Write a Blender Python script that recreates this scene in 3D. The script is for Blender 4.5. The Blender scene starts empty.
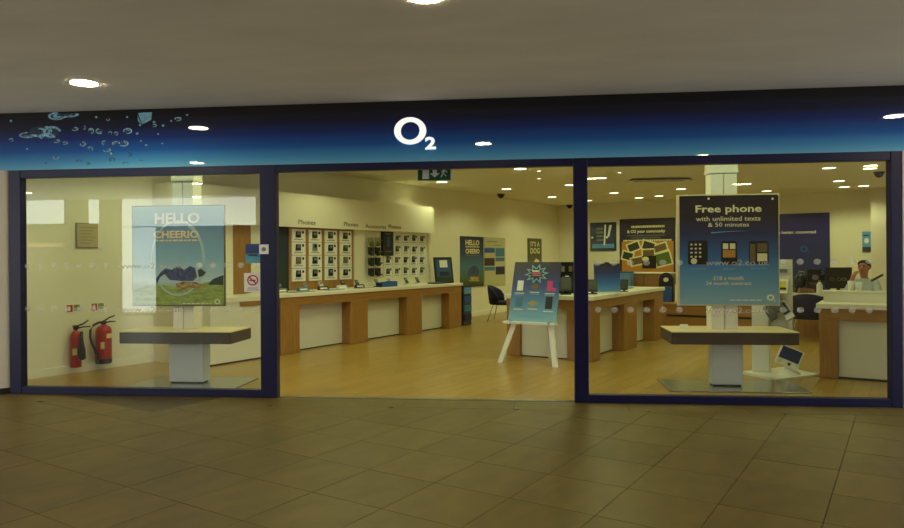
import bpy, bmesh, math, random
from mathutils import Vector, Matrix
random.seed(7)
scene = bpy.context.scene
C = scene.collection
PI = math.pi

# ------------------------------------------------------------------ camera
FPX, EYE, ROLL, HOR = 700.0, 1.6, 0.0067, 258.0
cam_d = bpy.data.cameras.new('camera')
cam_d.sensor_width = 36.0
cam_d.lens = 36.0 * FPX / 904.0
cam_d.shift_y = -(264.0 - HOR) / 904.0
cam_d.clip_end = 200
cam = bpy.data.objects.new('camera', cam_d)
C.objects.link(cam)
cam.matrix_world = Matrix.Translation((0, 0, EYE)) @ Matrix.Rotation(PI / 2, 4, 'X') @ Matrix.Rotation(-ROLL, 4, 'Z')
scene.camera = cam

# ------------------------------------------------------------------ world, exposure
wd = bpy.data.worlds.new('world')
scene.world = wd
wd.use_nodes = True
wd.node_tree.nodes['Background'].inputs[0].default_value = (0.93, 0.97, 1.0, 1)
wd.node_tree.nodes['Background'].inputs[1].default_value = 0.92
vs = scene.view_settings
vs.view_transform = 'Standard'
vs.look = 'None'
vs.exposure = 1.9
vs.gamma = 1.0
vs.use_curve_mapping = False
SHOP_LIGHT = (0.89, 0.97, 0.44)
MALL_LIGHT = (1.0, 0.90, 0.58)
SHOP_W, MALL_W = 13.2, 4.6

# ------------------------------------------------------------------ frames and pixel geometry
TH = math.atan2(453, 700)                      # shop walls and floor tiles run along this bearing
U1 = Vector((math.sin(TH), math.cos(TH), 0))   # into the shop
U2 = Vector((math.cos(TH), -math.sin(TH), 0))  # to the right
KF = -0.1096                                   # slope of the shopfront line on the ground
FT = Vector((1, KF, 0)).normalized()
FN = Vector((-KF, 1, 0)).normalized()          # through the glass, inwards
FO = Vector((0, 7.9, 0))
ROT_S = -TH                 # local x = right (s), local y = deep (a)
ROT_F = math.atan(KF)       # local x = along shopfront (t), local y = inwards (n)
ROT_W = PI / 2 - TH         # facing the left wall: local x = along it, local y = into the wall
EYEV = Vector((0, 0, EYE))

def ray(x, y):
    v = Matrix.Rotation(-ROLL, 2) @ Vector(((x - 452) / FPX, -(y - HOR) / FPX))
    return Vector((v.x, 1.0, v.y))
def on_z(x, y, z=0.0):
    d = ray(x, y); return EYEV + d * ((z - EYE) / d.z)
def on_plane(x, y, n, c):
    d = ray(x, y); return EYEV + d * ((c - n.dot(EYEV)) / n.dot(d))
def AS(p): return (p.dot(U1), p.dot(U2), p.z)
def W(a, s, z=0.0): return U1 * a + U2 * s + Vector((0, 0, z))
def TN(p):
    q = p - FO; return (q.dot(FT), q.dot(FN), p.z)
def FW(t, n, z=0.0): return FO + FT * t + FN * n + Vector((0, 0, z))
def at_n(x, y, n): return TN(on_plane(x, y, FN, FN.dot(FO) + n))
def at_s(x, y, s): return AS(on_plane(x, y, U2, s))
def at_a(x, y, a): return AS(on_plane(x, y, U1, a))
def TX(x): return at_n(x, 300, 0)[0]

# ------------------------------------------------------------------ materials
def lin(c):
    f = lambda v: v / 12.92 if v <= 0.04045 else ((v + 0.055) / 1.055) ** 2.4
    return tuple(f(v / 255.0) for v in c) + (1,)
MATS = {}
def mat(name, rgb, rough=0.5, metal=0.0, spec=0.5, var=0.0, vscale=8.0, stretch=None, bump=0.0, bscale=60.0, rand=0.0, coat=0.0, emit=0.0, alpha=1.0):
    """Principled material; var = noise colour variation, rand = per-object tone variation."""
    if name in MATS: return MATS[name]
    m = bpy.data.materials.new(name); m.use_nodes = True
    nt = m.node_tree; b = nt.nodes['Principled BSDF']
    col = lin(rgb)
    b.inputs['Base Color'].default_value = col
    b.inputs['Roughness'].default_value = rough
    b.inputs['Metallic'].default_value = metal
    b.inputs['Specular IOR Level'].default_value = spec
    b.inputs['Coat Weight'].default_value = coat
    b.inputs['Coat Roughness'].default_value = 0.02
    b.inputs['Alpha'].default_value = alpha
    if emit:
        b.inputs['Emission Color'].default_value = col
        b.inputs['Emission Strength'].default_value = emit
    tc = mp = None
    if var or bump:
        tc = nt.nodes.new('ShaderNodeTexCoord'); mp = nt.nodes.new('ShaderNodeMapping')
        nt.links.new(tc.outputs['Object'], mp.inputs[0])
        if stretch: mp.inputs['Scale'].default_value = stretch
        if rand:
            oi = nt.nodes.new('ShaderNodeObjectInfo'); mu = nt.nodes.new('ShaderNodeMath'); mu.operation = 'MULTIPLY'
            mu.inputs[1].default_value = 37.0
            nt.links.new(oi.outputs['Random'], mu.inputs[0]); nt.links.new(mu.outputs[0], mp.inputs['Location'])
    src = None
    if var:
        nz = nt.nodes.new('ShaderNodeTexNoise'); nz.inputs['Scale'].default_value = vscale; nz.inputs['Detail'].default_value = 6
        nt.links.new(mp.outputs[0], nz.inputs['Vector'])
        mr = nt.nodes.new('ShaderNodeMapRange')
        mr.inputs['From Min'].default_value = 0.3; mr.inputs['From Max'].default_value = 0.7
        mr.inputs['To Min'].default_value = 1 - var; mr.inputs['To Max'].default_value = 1 + var
        nt.links.new(nz.outputs['Fac'], mr.inputs['Value']); src = mr.outputs[0]
    if rand:
        oi2 = nt.nodes.new('ShaderNodeObjectInfo'); mr2 = nt.nodes.new('ShaderNodeMapRange')
        mr2.inputs['To Min'].default_value = 1 - rand; mr2.inputs['To Max'].default_value = 1 + rand
        nt.links.new(oi2.outputs['Random'], mr2.inputs['Value'])
        if src:
            mm = nt.nodes.new('ShaderNodeMath'); mm.operation = 'MULTIPLY'
            nt.links.new(src, mm.inputs[0]); nt.links.new(mr2.outputs[0], mm.inputs[1]); src = mm.outputs[0]
        else: src = mr2.outputs[0]
    if src:
        vm = nt.nodes.new('ShaderNodeVectorMath'); vm.operation = 'SCALE'
        vm.inputs[0].default_value = col[:3]
        nt.links.new(src, vm.inputs['Scale']); nt.links.new(vm.outputs[0], b.inputs['Base Color'])
    if bump:
        nb = nt.nodes.new('ShaderNodeTexNoise'); nb.inputs['Scale'].default_value = bscale
        nt.links.new(mp.outputs[0], nb.inputs['Vector'])
        bp = nt.nodes.new('ShaderNodeBump'); bp.inputs['Strength'].default_value = bump; bp.inputs['Distance'].default_value = 0.01
        nt.links.new(nb.outputs['Fac'], bp.inputs['Height']); nt.links.new(bp.outputs[0], b.inputs['Normal'])
    MATS[name] = m
    return m
def grad(name, z0, z1, stops, rough=0.35, coat=0.0, spec=0.5, noise=0.0):
    """A printed vertical colour gradient between local heights z0 and z1."""
    if name in MATS: return MATS[name]
    m = bpy.data.materials.new(name); m.use_nodes = True
    nt = m.node_tree; b = nt.nodes['Principled BSDF']
    b.inputs['Roughness'].default_value = rough; b.inputs['Coat Weight'].default_value = coat
    b.inputs['Coat Roughness'].default_value = 0.015; b.inputs['Specular IOR Level'].default_value = spec
    tc = nt.nodes.new('ShaderNodeTexCoord'); sx = nt.nodes.new('ShaderNodeSeparateXYZ'); mr = nt.nodes.new('ShaderNodeMapRange')
    mr.inputs['From Min'].default_value = z0; mr.inputs['From Max'].default_value = z1
    cr = nt.nodes.new('ShaderNodeValToRGB')
    nt.links.new(tc.outputs['Object'], sx.inputs[0]); nt.links.new(sx.outputs['Z'], mr.inputs['Value'])
    val = mr.outputs[0]
    if noise:
        nz = nt.nodes.new('ShaderNodeTexNoise'); nz.inputs['Scale'].default_value = 5.0
        nt.links.new(tc.outputs['Object'], nz.inputs['Vector'])
        ma = nt.nodes.new('ShaderNodeMath'); ma.operation = 'MULTIPLY_ADD'; ma.inputs[1].default_value = noise
        nt.links.new(nz.outputs['Fac'], ma.inputs[0]); nt.links.new(val, ma.inputs[2]); val = ma.outputs[0]
    nt.links.new(val, cr.inputs[0]); nt.links.new(cr.outputs[0], b.inputs['Base Color'])
    el = cr.color_ramp.elements
    el[0].position, el[0].color = stops[0][0], lin(stops[0][1])
    el[1].position, el[1].color = stops[-1][0], lin(stops[-1][1])
    for p, c in stops[1:-1]:
        e = el.new(p); e.color = lin(c)
    MATS[name] = m
    return m
def emis(name, rgb, k):
    if name in MATS: return MATS[name]
    m = bpy.data.materials.new(name); m.use_nodes = True
    nt = m.node_tree; nt.nodes.remove(nt.nodes['Principled BSDF'])
    e = nt.nodes.new('ShaderNodeEmission'); e.inputs[0].default_value = tuple(rgb) + (1,); e.inputs[1].default_value = k
    nt.links.new(e.outputs[0], nt.nodes['Material Output'].inputs[0])
    MATS[name] = m
    return m
def glass_mat():
    m = bpy.data.materials.new('clear_glass'); m.use_nodes = True
    nt = m.node_tree; nt.nodes.remove(nt.nodes['Principled BSDF'])
    tr = nt.nodes.new('ShaderNodeBsdfTransparent'); tr.inputs[0].default_value = (0.955, 0.97, 0.955, 1)
    gl = nt.nodes.new('ShaderNodeBsdfGlossy'); gl.inputs['Roughness'].default_value = 0.0
    fr = nt.nodes.new('ShaderNodeFresnel'); fr.inputs[0].default_value = 1.5
    ge = nt.nodes.new('ShaderNodeNewGeometry'); mr = nt.nodes.new('ShaderNodeMapRange')   # same reflectance on both faces of the thin pane
    mr.inputs['To Min'].default_value = 1.5; mr.inputs['To Max'].default_value = 1 / 1.5
    nt.links.new(ge.outputs['Backfacing'], mr.inputs['Value']); nt.links.new(mr.outputs[0], fr.inputs[0])
    mx = nt.nodes.new('ShaderNodeMixShader')
    nt.links.new(fr.outputs[0], mx.inputs[0]); nt.links.new(tr.outputs[0], mx.inputs[1]); nt.links.new(gl.outputs[0], mx.inputs[2])
    nt.links.new(mx.outputs[0], nt.nodes['Material Output'].inputs[0])
    return m
M_GLASS = glass_mat()
M_FROST = mat('frosted_film', (235, 235, 225), 0.6, alpha=0.26)
M_FILMTXT = mat('frosted_lettering', (235, 235, 225), 0.6, alpha=0.4)
M_NAVY = mat('navy_powder_coat', (15, 17, 64), 0.38, spec=0.4)
M_WALL = mat('cream_paint', (236, 231, 212), 0.75, var=0.015, vscale=1.5, bump=0.03, bscale=120)
M_CEIL = mat('shop_ceiling_paint', (232, 228, 206), 0.85, var=0.02, vscale=1.2)
M_MCEIL = mat('mall_ceiling_paint', (236, 234, 230), 0.85, var=0.05, vscale=0.9, stretch=(1, 2.5, 1))
M_MWALL = mat('mall_wall_paint', (222, 214, 200), 0.8, var=0.02, vscale=1.5)
M_SKIRT = mat('white_gloss_skirting', (240, 236, 220), 0.35)
M_DSKIRT = mat('dark_skirting', (30, 22, 18), 0.4)
M_WOOD = mat('honey_oak_laminate', (162, 118, 62), 0.42, var=0.16, vscale=3.0, stretch=(9, 9, 0.9))
M_WOODH = mat('honey_oak_laminate_rail', (162, 118, 62), 0.42, var=0.16, vscale=3.0, stretch=(1.0, 1.0, 12))
M_PLANK = mat('oak_floor_plank', (166, 134, 66), 0.30, var=0.13, vscale=3.0, stretch=(10, 0.8, 1), rand=0.10)
M_TILE = mat('brown_stone_tile', (104, 87, 38), 0.44, var=0.17, vscale=2.2, stretch=(2.6, 1.2, 1), rand=0.09, bump=0.05, bscale=30)
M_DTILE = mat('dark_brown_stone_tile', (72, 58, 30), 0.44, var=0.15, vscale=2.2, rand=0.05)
M_GROUT = mat('dark_grout', (52, 42, 28), 0.9)
M_WHITE = mat('white_laminate', (238, 234, 222), 0.4)
M_WHITE2 = mat('white_plastic', (232, 232, 228), 0.35)
M_PANEL = mat('pale_infill_panel', (222, 220, 212), 0.5)
M_GREYL = mat('pale_grey_metal', (205, 210, 212), 0.45, metal=0.1)
M_DKWOOD = mat('dark_walnut_edge', (70, 58, 50), 0.45, var=0.12, vscale=4, stretch=(1, 1, 8))
M_PALEWOOD = mat('pale_maple_top', (232, 214, 170), 0.35)
M_BLACK = mat('black_plastic', (14, 14, 16), 0.35)
M_DGREY = mat('dark_grey_plastic', (52, 54, 58), 0.4)
M_MGREY = mat('mid_grey_plastic', (120, 124, 126), 0.4)
M_CHROME = mat('chrome', (210, 210, 210), 0.15, metal=1.0)
M_STEEL = mat('brushed_steel', (170, 175, 170), 0.22, metal=0.85)
M_RED = mat('extinguisher_red', (172, 28, 30), 0.3)
M_CREAMLAB = mat('cream_label', (226, 212, 150), 0.5)
M_GREEN = mat('exit_green', (14, 88, 56), 0.4)
M_SIGNWHITE = mat('sign_white', (240, 240, 236), 0.45)
M_SIGNRED = mat('sign_red', (190, 34, 36), 0.45)
M_PRINTW = mat('white_print', (244, 242, 232), 0.5)
M_PRINTC = mat('cream_print', (236, 226, 180), 0.5)
M_TXTGREY = mat('grey_lettering', (134, 128, 102), 0.6)
M_SCREENB = mat('blue_screen', (40, 54, 104), 0.15)
M_LBLUE = mat('light_blue_print', (104, 160, 222), 0.45)
M_MBLUE = mat('mid_blue_print', (38, 88, 170), 0.45)
M_DBLUE = mat('deep_blue_print', (16, 30, 76), 0.4)
M_TEAL = mat('teal_print', (66, 118, 164), 0.45)
M_GRASS = mat('grass_green_print', (86, 110, 42), 0.5)
M_DGRASS = mat('dark_green_print', (36, 62, 34), 0.5)
M_ORANGE = mat('orange_print', (190, 132, 46), 0.5)
M_PINK = mat('pink_plastic_print', (206, 60, 140), 0.5)
M_YELLOW = mat('yellow_print', (228, 200, 40), 0.5)
M_NAVYF = mat('navy_upholstery', (22, 24, 62), 0.8, bump=0.1, bscale=200)
M_OLIVE = mat('brown_print', (110, 92, 60), 0.5)
M_BUBBLE = mat('bubble_print', (126, 178, 196), 0.4, var=0.75, vscale=45)
M_BUBBLED = mat('bubble_shade_print', (14, 40, 66), 0.4)
M_LOGO = emis('backlit_logo_white', (1.0, 0.98, 0.88), 0.27)
M_DISC_M = emis('mall_lamp_glow', (1.0, 0.86, 0.55), 22.0)
M_DISC_S = emis('shop_lamp_glow', (1.0, 0.93, 0.62), 0.9)

# ------------------------------------------------------------------ mesh builder
class MB:
    def __init__(self): self.v = []; self.f = []
    def quad(self, *pts):
        n = len(self.v); self.v += [tuple(p) for p in pts]; self.f.append(tuple(range(n, n + len(pts)))); return self
    def hexa(self, p):
        n = len(self.v); self.v += [tuple(q) for q in p]
        for f in ((0, 3, 2, 1), (4, 5, 6, 7), (0, 1, 5, 4), (1, 2, 6, 5), (2, 3, 7, 6), (3, 0, 4, 7)): self.f.append(tuple(n + i for i in f))
        return self
    def box(self, x0, x1, y0, y1, z0, z1):
        x0, x1 = min(x0, x1), max(x0, x1); y0, y1 = min(y0, y1), max(y0, y1); z0, z1 = min(z0, z1), max(z0, z1)
        return self.hexa([(x0, y0, z0), (x1, y0, z0), (x1, y1, z0), (x0, y1, z0), (x0, y0, z1), (x1, y0, z1), (x1, y1, z1), (x0, y1, z1)])
    def prism(self, poly, z0, z1):
        n = len(self.v); k = len(poly)
        self.v += [(x, y, z0) for x, y in poly] + [(x, y, z1) for x, y in poly]
        self.f.append(tuple(n + i for i in reversed(range(k)))); self.f.append(tuple(n + k + i for i in range(k)))
        for i in range(k):
            j = (i + 1) % k; self.f.append((n + i, n + j, n + k + j, n + k + i))
        return self
    def plate(self, poly, y0, y1):
        """Polygon in x,z extruded along y (y0 = front)."""
        n = len(self.v); k = len(poly)
        self.v += [(x, y0, z) for x, z in poly] + [(x, y1, z) for x, z in poly]
        self.f.append(tuple(n + i for i in range(k))); self.f.append(tuple(n + k + i for i in reversed(range(k))))
        for i in range(k):
            j = (i + 1) % k; self.f.append((n + j, n + i, n + k + i, n + k + j))
        return self
    def ring(self, cx, cz, rx, rz, ix, iz, y0, y1, k=32, a0=0.0, a1=2 * PI, ox=0.0, oz=0.0):
        """Flat annulus (or arc) in x,z with depth."""
        full = abs(a1 - a0 - 2 * PI) < 1e-6
        st = k if full else k + 1
        n = len(self.v)
        for i in range(st):
            a = a0 + (a1 - a0) * i / k; c, s = math.cos(a), math.sin(a)
            for (p, q, y) in ((rx * c, rz * s, y0), (ix * c + ox, iz * s + oz, y0), (ix * c + ox, iz * s + oz, y1), (rx * c, rz * s, y1)):
                self.v.append((cx + p, y, cz + q))
        for i in range(k):
            j = (i + 1) % st if full else i + 1
            for q in range(4):
                r = (q + 1) % 4
                self.f.append((n + i * 4 + q, n + i * 4 + r, n + j * 4 + r, n + j * 4 + q))
        return self
    def disc(self, cx, cz, rx, rz, y0, y1, k=20):
        return self.plate([(cx + rx * math.cos(2 * PI * i / k), cz + rz * math.sin(2 * PI * i / k)) for i in range(k)], y0, y1)
    def lathe(self, prof, cx=0, cy=0, k=20, cap=True):
        n = len(self.v)
        for r, z in prof:
            for i in range(k):
                a = 2 * PI * i / k; self.v.append((cx + r * math.cos(a), cy + r * math.sin(a), z))
        for p in range(len(prof) - 1):
            for i in range(k):
                j = (i + 1) % k; self.f.append((n + p * k + i, n + p * k + j, n + (p + 1) * k + j, n + (p + 1) * k + i))
        if cap:
            self.f.append(tuple(n + i for i in reversed(range(k)))); b = n + (len(prof) - 1) * k
            self.f.append(tuple(b + i for i in range(k)))
        return self
    def tube(self, pts, r, k=8):
        pts = [Vector(p) for p in pts]; n = len(self.v); m = len(pts)
        for i, p in enumerate(pts):
            d = (pts[min(i + 1, m - 1)] - pts[max(i - 1, 0)]).normalized()
            up = Vector((0, 0, 1)) if abs(d.z) < 0.9 else Vector((1, 0, 0))
            e1 = d.cross(up).normalized(); e2 = d.cross(e1)
            rr = r[i] if isinstance(r, (list, tuple)) else r
            for q in range(k):
                a = 2 * PI * q / k; self.v.append(tuple(p + e1 * (rr * math.cos(a)) + e2 * (rr * math.sin(a))))
        for i in range(m - 1):
            for q in range(k):
                j = (q + 1) % k; self.f.append((n + i * k + q, n + i * k + j, n + (i + 1) * k + j, n + (i + 1) * k + q))
        self.f.append(tuple(n + q for q in reversed(range(k)))); self.f.append(tuple(n + (m - 1) * k + q for q in range(k)))
        return self
    def mesh(self, name, m, smooth=False):
        me = bpy.data.meshes.new(name); me.from_pydata(self.v, [], self.f)
        bm = bmesh.new(); bm.from_mesh(me); bmesh.ops.recalc_face_normals(bm, faces=bm.faces); bm.to_mesh(me); bm.free()
        if m: me.materials.append(m)
        if smooth:
            for p in me.polygons: p.use_smooth = True
        return me
    def build(self, name, m, parent=None, loc=(0, 0, 0), rot=(0, 0, 0), smooth=False, bevel=0.0):
        o = bpy.data.objects.new(name, self.mesh(name, m, smooth)); C.objects.link(o)
        o.location = loc; o.rotation_euler = rot; o.parent = parent
        if bevel:
            b = o.modifiers.new('bevel', 'BEVEL'); b.width = bevel; b.segments = 2; b.limit_method = 'ANGLE'
        return o
def tag(o, label, cat, group=None, kind=None):
    o['label'] = label; o['category'] = cat
    if group: o['group'] = group
    if kind: o['kind'] = kind
    return o
def thing(name, label, cat, loc=(0, 0, 0), rotz=0.0, group=None, kind=None):
    o = bpy.data.objects.new(name, None); C.objects.link(o); o.empty_display_size = 0.1
    o.location = loc; o.rotation_euler = (0, 0, rotz)
    return tag(o, label, cat, group, kind)
def struct(name, mb, m, label, cat, loc=(0, 0, 0), rotz=0.0, parent=None):
    o = mb.build(name, m, parent, loc, (0, 0, rotz)); o['kind'] = 'structure'
    if parent is None: tag(o, label, cat)
    return o
def copy_tree(o, parent=None):
    c = o.copy(); C.objects.link(c); c.parent = parent
    for ch in list(o.children): copy_tree(ch, c)
    return c
FONT_CACHE = {}
def text(name, body, m, parent, x0, x1, z, h, y, depth=0.003, bold=0.0):
    """Raised flat lettering in the local x,z plane, fitted to x0..x1 with cap height h, baseline at z, front at -y side."""
    cu = bpy.data.curves.new(name, 'FONT'); cu.body = body; cu.size = 1.0; cu.extrude = 0.002; cu.offset = bold; cu.resolution_u = 2
    ob = bpy.data.objects.new(name, cu); C.objects.link(ob)
    dg = bpy.context.evaluated_depsgraph_get(); dg.update()
    me = bpy.data.meshes.new_from_object(ob.evaluated_get(dg)); bpy.data.objects.remove(ob)
    xs = [v.co.x for v in me.vertices]; a, b = min(xs), max(xs)
    for v in me.vertices:
        cx, cy, cz = v.co
        v.co = (x0 + (cx - a) / (b - a) * (x1 - x0), y - (cz + 0.002) / 0.004 * depth, z + cy / 0.70 * h)
    me.materials.clear(); me.materials.append(m)
    o = bpy.data.objects.new(name, me); C.objects.link(o); o.parent = parent
    return o
def clip(poly, a, b, c):
    """Keep the part of a 2-D polygon where a*x + b*y <= c."""
    out = []
    for i in range(len(poly)):
        p, q = poly[i], poly[(i + 1) % len(poly)]
        dp, dq = a * p[0] + b * p[1] - c, a * q[0] + b * q[1] - c
        if dp <= 0: out.append(p)
        if (dp < 0 < dq) or (dq < 0 < dp):
            t = dp / (dp - dq); out.append((p[0] + (q[0] - p[0]) * t, p[1] + (q[1] - p[1]) * t))
    return out
def area(poly):
    return 0.5 * abs(sum(poly[i][0] * poly[(i + 1) % len(poly)][1] - poly[(i + 1) % len(poly)][0] * poly[i][1] for i in range(len(poly)))) if len(poly) > 2 else 0
# shopfront line in (s, a) coordinates:  n = ns*s + na*a - n0
NS, NA, N0 = FN.dot(U2), FN.dot(U1), FN.dot(FO)
TS, TA = FT.dot(U2), FT.dot(U1)

# ------------------------------------------------------------------ shell
WL, WB, WR, CS, CM = -9.95, 22.1, 2.2, 3.36, 3.38     # left wall s, back wall a, right wall s, ceilings
T_L0, T_L1 = TX(12.5), TX(24)
T_D0, T_D1 = TX(262), TX(278)
T_E0, T_E1 = TX(574), TX(588)
T_R0, T_R1 = TX(889), TX(899.5)
Z_OPEN = 2.69
OPP = -11.5
def sa_poly(pts): return pts

# mall floor: slab, then stone tiles laid on the diagonal grid, and a border course along the shopfront
fl_ = MB().box(-15, 13, OPP, 0.02, -0.12, -0.012)
floor = struct('floor', fl_, M_GROUT, 'brown stone tiled mall floor in front of the shop', 'floor', FO, ROT_F)
TA0, DA, TS0, DS, GAP = 4.72, 0.608, -0.42, 0.60, 0.005
tile_me = MB().box(0, DS - GAP, 0, DA - GAP, -0.03, 0).mesh('tile', M_TILE)
rest = MB(); cnt = 0
cand = []
for i in range(-30, 14):
    for j in range(-30, 22):
        s0, a0 = TS0 + j * DS + GAP / 2, TA0 + i * DA + GAP / 2
        poly = [(s0, a0), (s0 + DS - GAP, a0), (s0 + DS - GAP, a0 + DA - GAP), (s0, a0 + DA - GAP)]
        full = area(poly)
        p = clip(poly, NS, NA, N0 - 0.44)             # behind the border course
        p = clip(p, -NS, -NA, -(N0 + OPP)) if len(p) > 2 else p
        p = clip(p, -TS, -TA, 14.9 - FT.dot(FO)) if len(p) > 2 else p
        p = clip(p, TS, TA, 12.9 + FT.dot(FO)) if len(p) > 2 else p
        if area(p) < 0.004: continue
        c = W(sum(q[1] for q in p) / len(p), sum(q[0] for q in p) / len(p))
        vis = c.y > 3.3 and abs(c.x) < c.y * 0.66 + 0.6
        cand.append((s0, a0, p, area(p) > full * 0.999, vis))
for s0, a0, p, whole, vis in cand:
    if vis:
        if whole:
            o = bpy.data.objects.new('tile', tile_me); C.objects.link(o)
        else:
            o = MB().prism([(x - s0, y - a0) for x, y in p], -0.03, 0).build('tile', M_TILE)
        o.parent = floor
        o.matrix_parent_inverse = Matrix.Identity(4)
        w = W(a0, s0) - FO
        o.location = (w.dot(FT), w.dot(FN), random.uniform(-0.0006, 0.0006)); o.rotation_euler = (0, 0, ROT_S - ROT_F)
    else:
        rest.prism([((W(y, x) - FO).dot(FT), (W(y, x) - FO).dot(FN)) for x, y in p], -0.03, 0)
ro = rest.build('tile_field', M_TILE, floor); ro['kind'] = 'stuff'
x = -14.9
while x < 12.8:
    MB().box(x + 0.002, x + 1.198, -0.436, 0.0, -0.03, 0).build('border_slab', M_TILE, floor)
    x += 1.2

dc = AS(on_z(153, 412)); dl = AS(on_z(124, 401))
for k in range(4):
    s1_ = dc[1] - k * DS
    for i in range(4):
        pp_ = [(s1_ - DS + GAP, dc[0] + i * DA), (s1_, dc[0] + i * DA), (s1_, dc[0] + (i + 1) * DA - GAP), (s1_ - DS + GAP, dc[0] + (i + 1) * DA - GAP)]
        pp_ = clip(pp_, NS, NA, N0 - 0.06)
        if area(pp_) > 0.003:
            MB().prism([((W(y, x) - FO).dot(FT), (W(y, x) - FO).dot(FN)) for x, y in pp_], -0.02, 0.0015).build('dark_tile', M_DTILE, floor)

# shop floor: oak planks running into the shop
fp = clip([(WL, 2), (WR, 2), (WR, WB), (WL, WB)], -NS, -NA, -(N0 + 0.02))
sf = struct('floor_shop', MB().prism(fp, -0.10, -0.008), M_GROUT, 'honey oak plank floor inside the phone shop', 'floor', (0, 0, 0), ROT_S)
PW, PL_ = 0.192, 1.32
plank_me = MB().box(0, PW - 0.003, 0, PL_ - 0.003, -0.02, 0).mesh('plank', M_PLANK)
pc = []
for j in range(int((WR - WL) / PW) + 1):
    off = (j * 0.47) % 1.0 * PL_
    for i in range(-1, 17):
        s0, a0 = WL + j * PW, 2 + i * PL_ + off
        poly = [(s0, a0), (s0 + PW - 0.003, a0), (s0 + PW - 0.003, a0 + PL_ - 0.003), (s0, a0 + PL_ - 0.003)]
        full = area(poly)
        p = clip(poly, -NS, -NA, -(N0 + 0.02))
        if len(p) > 2: p = clip(p, 1, 0, WR)
        if len(p) > 2: p = clip(p, 0, 1, WB)
        if area(p) < 0.003: continue
        c = W(a0 + PL_ / 2, s0); inview = abs(c.x) < c.y * 0.68 + 0.5
        pc.append((c.y if inview else 99 + c.y, s0, a0, p, area(p) > full * 0.999))
pc.sort(key=lambda q: q[0])
rest = MB()
for k, (_, s0, a0, p, whole) in enumerate(pc):
    if k < 300:
        if whole: o = bpy.data.objects.new('plank', plank_me); C.objects.link(o)
        else: o = MB().prism([(x - s0, y - a0) for x, y in p], -0.02, 0).build('plank', M_PLANK)
        o.parent = sf; o.location = (s0, a0, 0)
    else: rest.prism(p, -0.02, 0)
ro = rest.build('plank_field', M_PLANK, sf); ro['kind'] = 'stuff'
struct('trim_1', MB().box(T_D1, T_E0, -0.02, 0.05, -0.01, 0.006), M_STEEL, 'thin metal threshold strip across the open doorway', 'threshold', FO, ROT_F)

# ceilings
struct('ceiling', MB().box(-15, 13, OPP, -0.0, CM, CM + 0.1), M_MCEIL, 'plain greyish mall ceiling with round downlights', 'ceiling', FO, ROT_F)
cp = clip([(WL - 0.1, 2), (WR, 2), (WR, WB), (WL - 0.1, WB)], -NS, -NA, -(N0 + 0.02))
ceil_s = struct('ceiling_shop', MB().prism(cp, CS, CS + 0.1), M_CEIL, 'cream shop ceiling with recessed downlights', 'ceiling', (0, 0, 0), ROT_S)
# shop walls
def line_a(s, n): return (N0 + n - NS * s) / NA
struct('wall_left', MB().prism([(WL - 0.15, line_a(WL - 0.15, 0.03)), (WL, line_a(WL, 0.03)), (WL, WB), (WL - 0.15, WB)], 0, CS), M_WALL, 'long cream side wall with two fire extinguishers', 'wall', (0, 0, 0), ROT_S)
struct('wall_back', MB().box(WL - 0.15, WR + 0.15, WB, WB + 0.15, 0, CS), M_WALL, 'cream back wall of the shop hung with posters', 'wall', (0, 0, 0), ROT_S)
struct('wall_right', MB().prism([(WR, line_a(WR, 0.05)), (WR + 0.15, line_a(WR + 0.15, 0.05)), (WR + 0.15, WB), (WR, WB)], 0, CS), M_WALL, 'cream side wall behind the right counter', 'wall', (0, 0, 0), ROT_S)
struct('baseboard_left', MB().box(WL, WL + 0.018, line_a(WL, 0.05), WB, 0, 0.11), M_SKIRT, 'white skirting board along the side wall', 'baseboard', (0, 0, 0), ROT_S)
struct('baseboard_back', MB().box(WL, WR, WB - 0.018, WB, 0, 0.11), M_SKIRT, 'white skirting board along the back wall', 'baseboard', (0, 0, 0), ROT_S)
pl_s = at_a(871, 250, WB - 0.6)[1]
struct('wall_nib', MB().box(pl_s, WR, WB - 0.6, WB, 0, CS), M_MWALL, 'pale projecting pier beside the small blue poster', 'wall', (0, 0, 0), ROT_S)
# mall walls around the shopfront
pa = on_z(0, 393.2); pb = on_z(13, 390.5)
ta, tb = TN(pa), TN(pb)
lw = [(T_L0 - 0.02, 0.06), (T_L0 - 0.02, -0.02), (T_L0 - 0.75, -0.62), (T_L0 - 1.2, -0.62), (T_L0 - 1.2, 0.06)]
struct('wall_mall_left', MB().prism(lw, 0, Z_OPEN), M_MWALL, 'pale mall pier left of the shopfront', 'wall', FO, ROT_F)
struct('baseboard_mall_left', MB().prism([(T_L0 - 0.02, -0.02), (T_L0 - 0.0, -0.035), (T_L0 - 0.75, -0.64), (T_L0 - 0.76, -0.62)], 0, 0.07), M_DSKIRT, 'dark skirting at the foot of the mall pier', 'baseboard', FO, ROT_F)
struct('wall_mall_right', MB().box(T_R1 + 0.01, T_R1 + 1.2, -0.06, 0.10, 0, Z_OPEN), M_MWALL, 'pale mall pier right of the shopfront', 'wall', FO, ROT_F)
struct('wall_mall_far_left', MB().box(-15, T_L0 - 1.2, -0.02, 0.08, 0, CM), M_MWALL, 'plain mall wall further left along the front', 'wall', FO, ROT_F)
struct('wall_mall_far_right', MB().box(T_R1 + 1.2, 13, -0.02, 0.08, 0, CM), M_MWALL, 'plain mall wall further right along the front', 'wall', FO, ROT_F)
struct('wall_opposite', MB().box(-15, 13, OPP - 0.15, OPP, 0, CM), mat('opposite_wall', (120, 100, 78), 0.8), 'brown mall wall opposite the shop', 'wall', FO, ROT_F)

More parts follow.
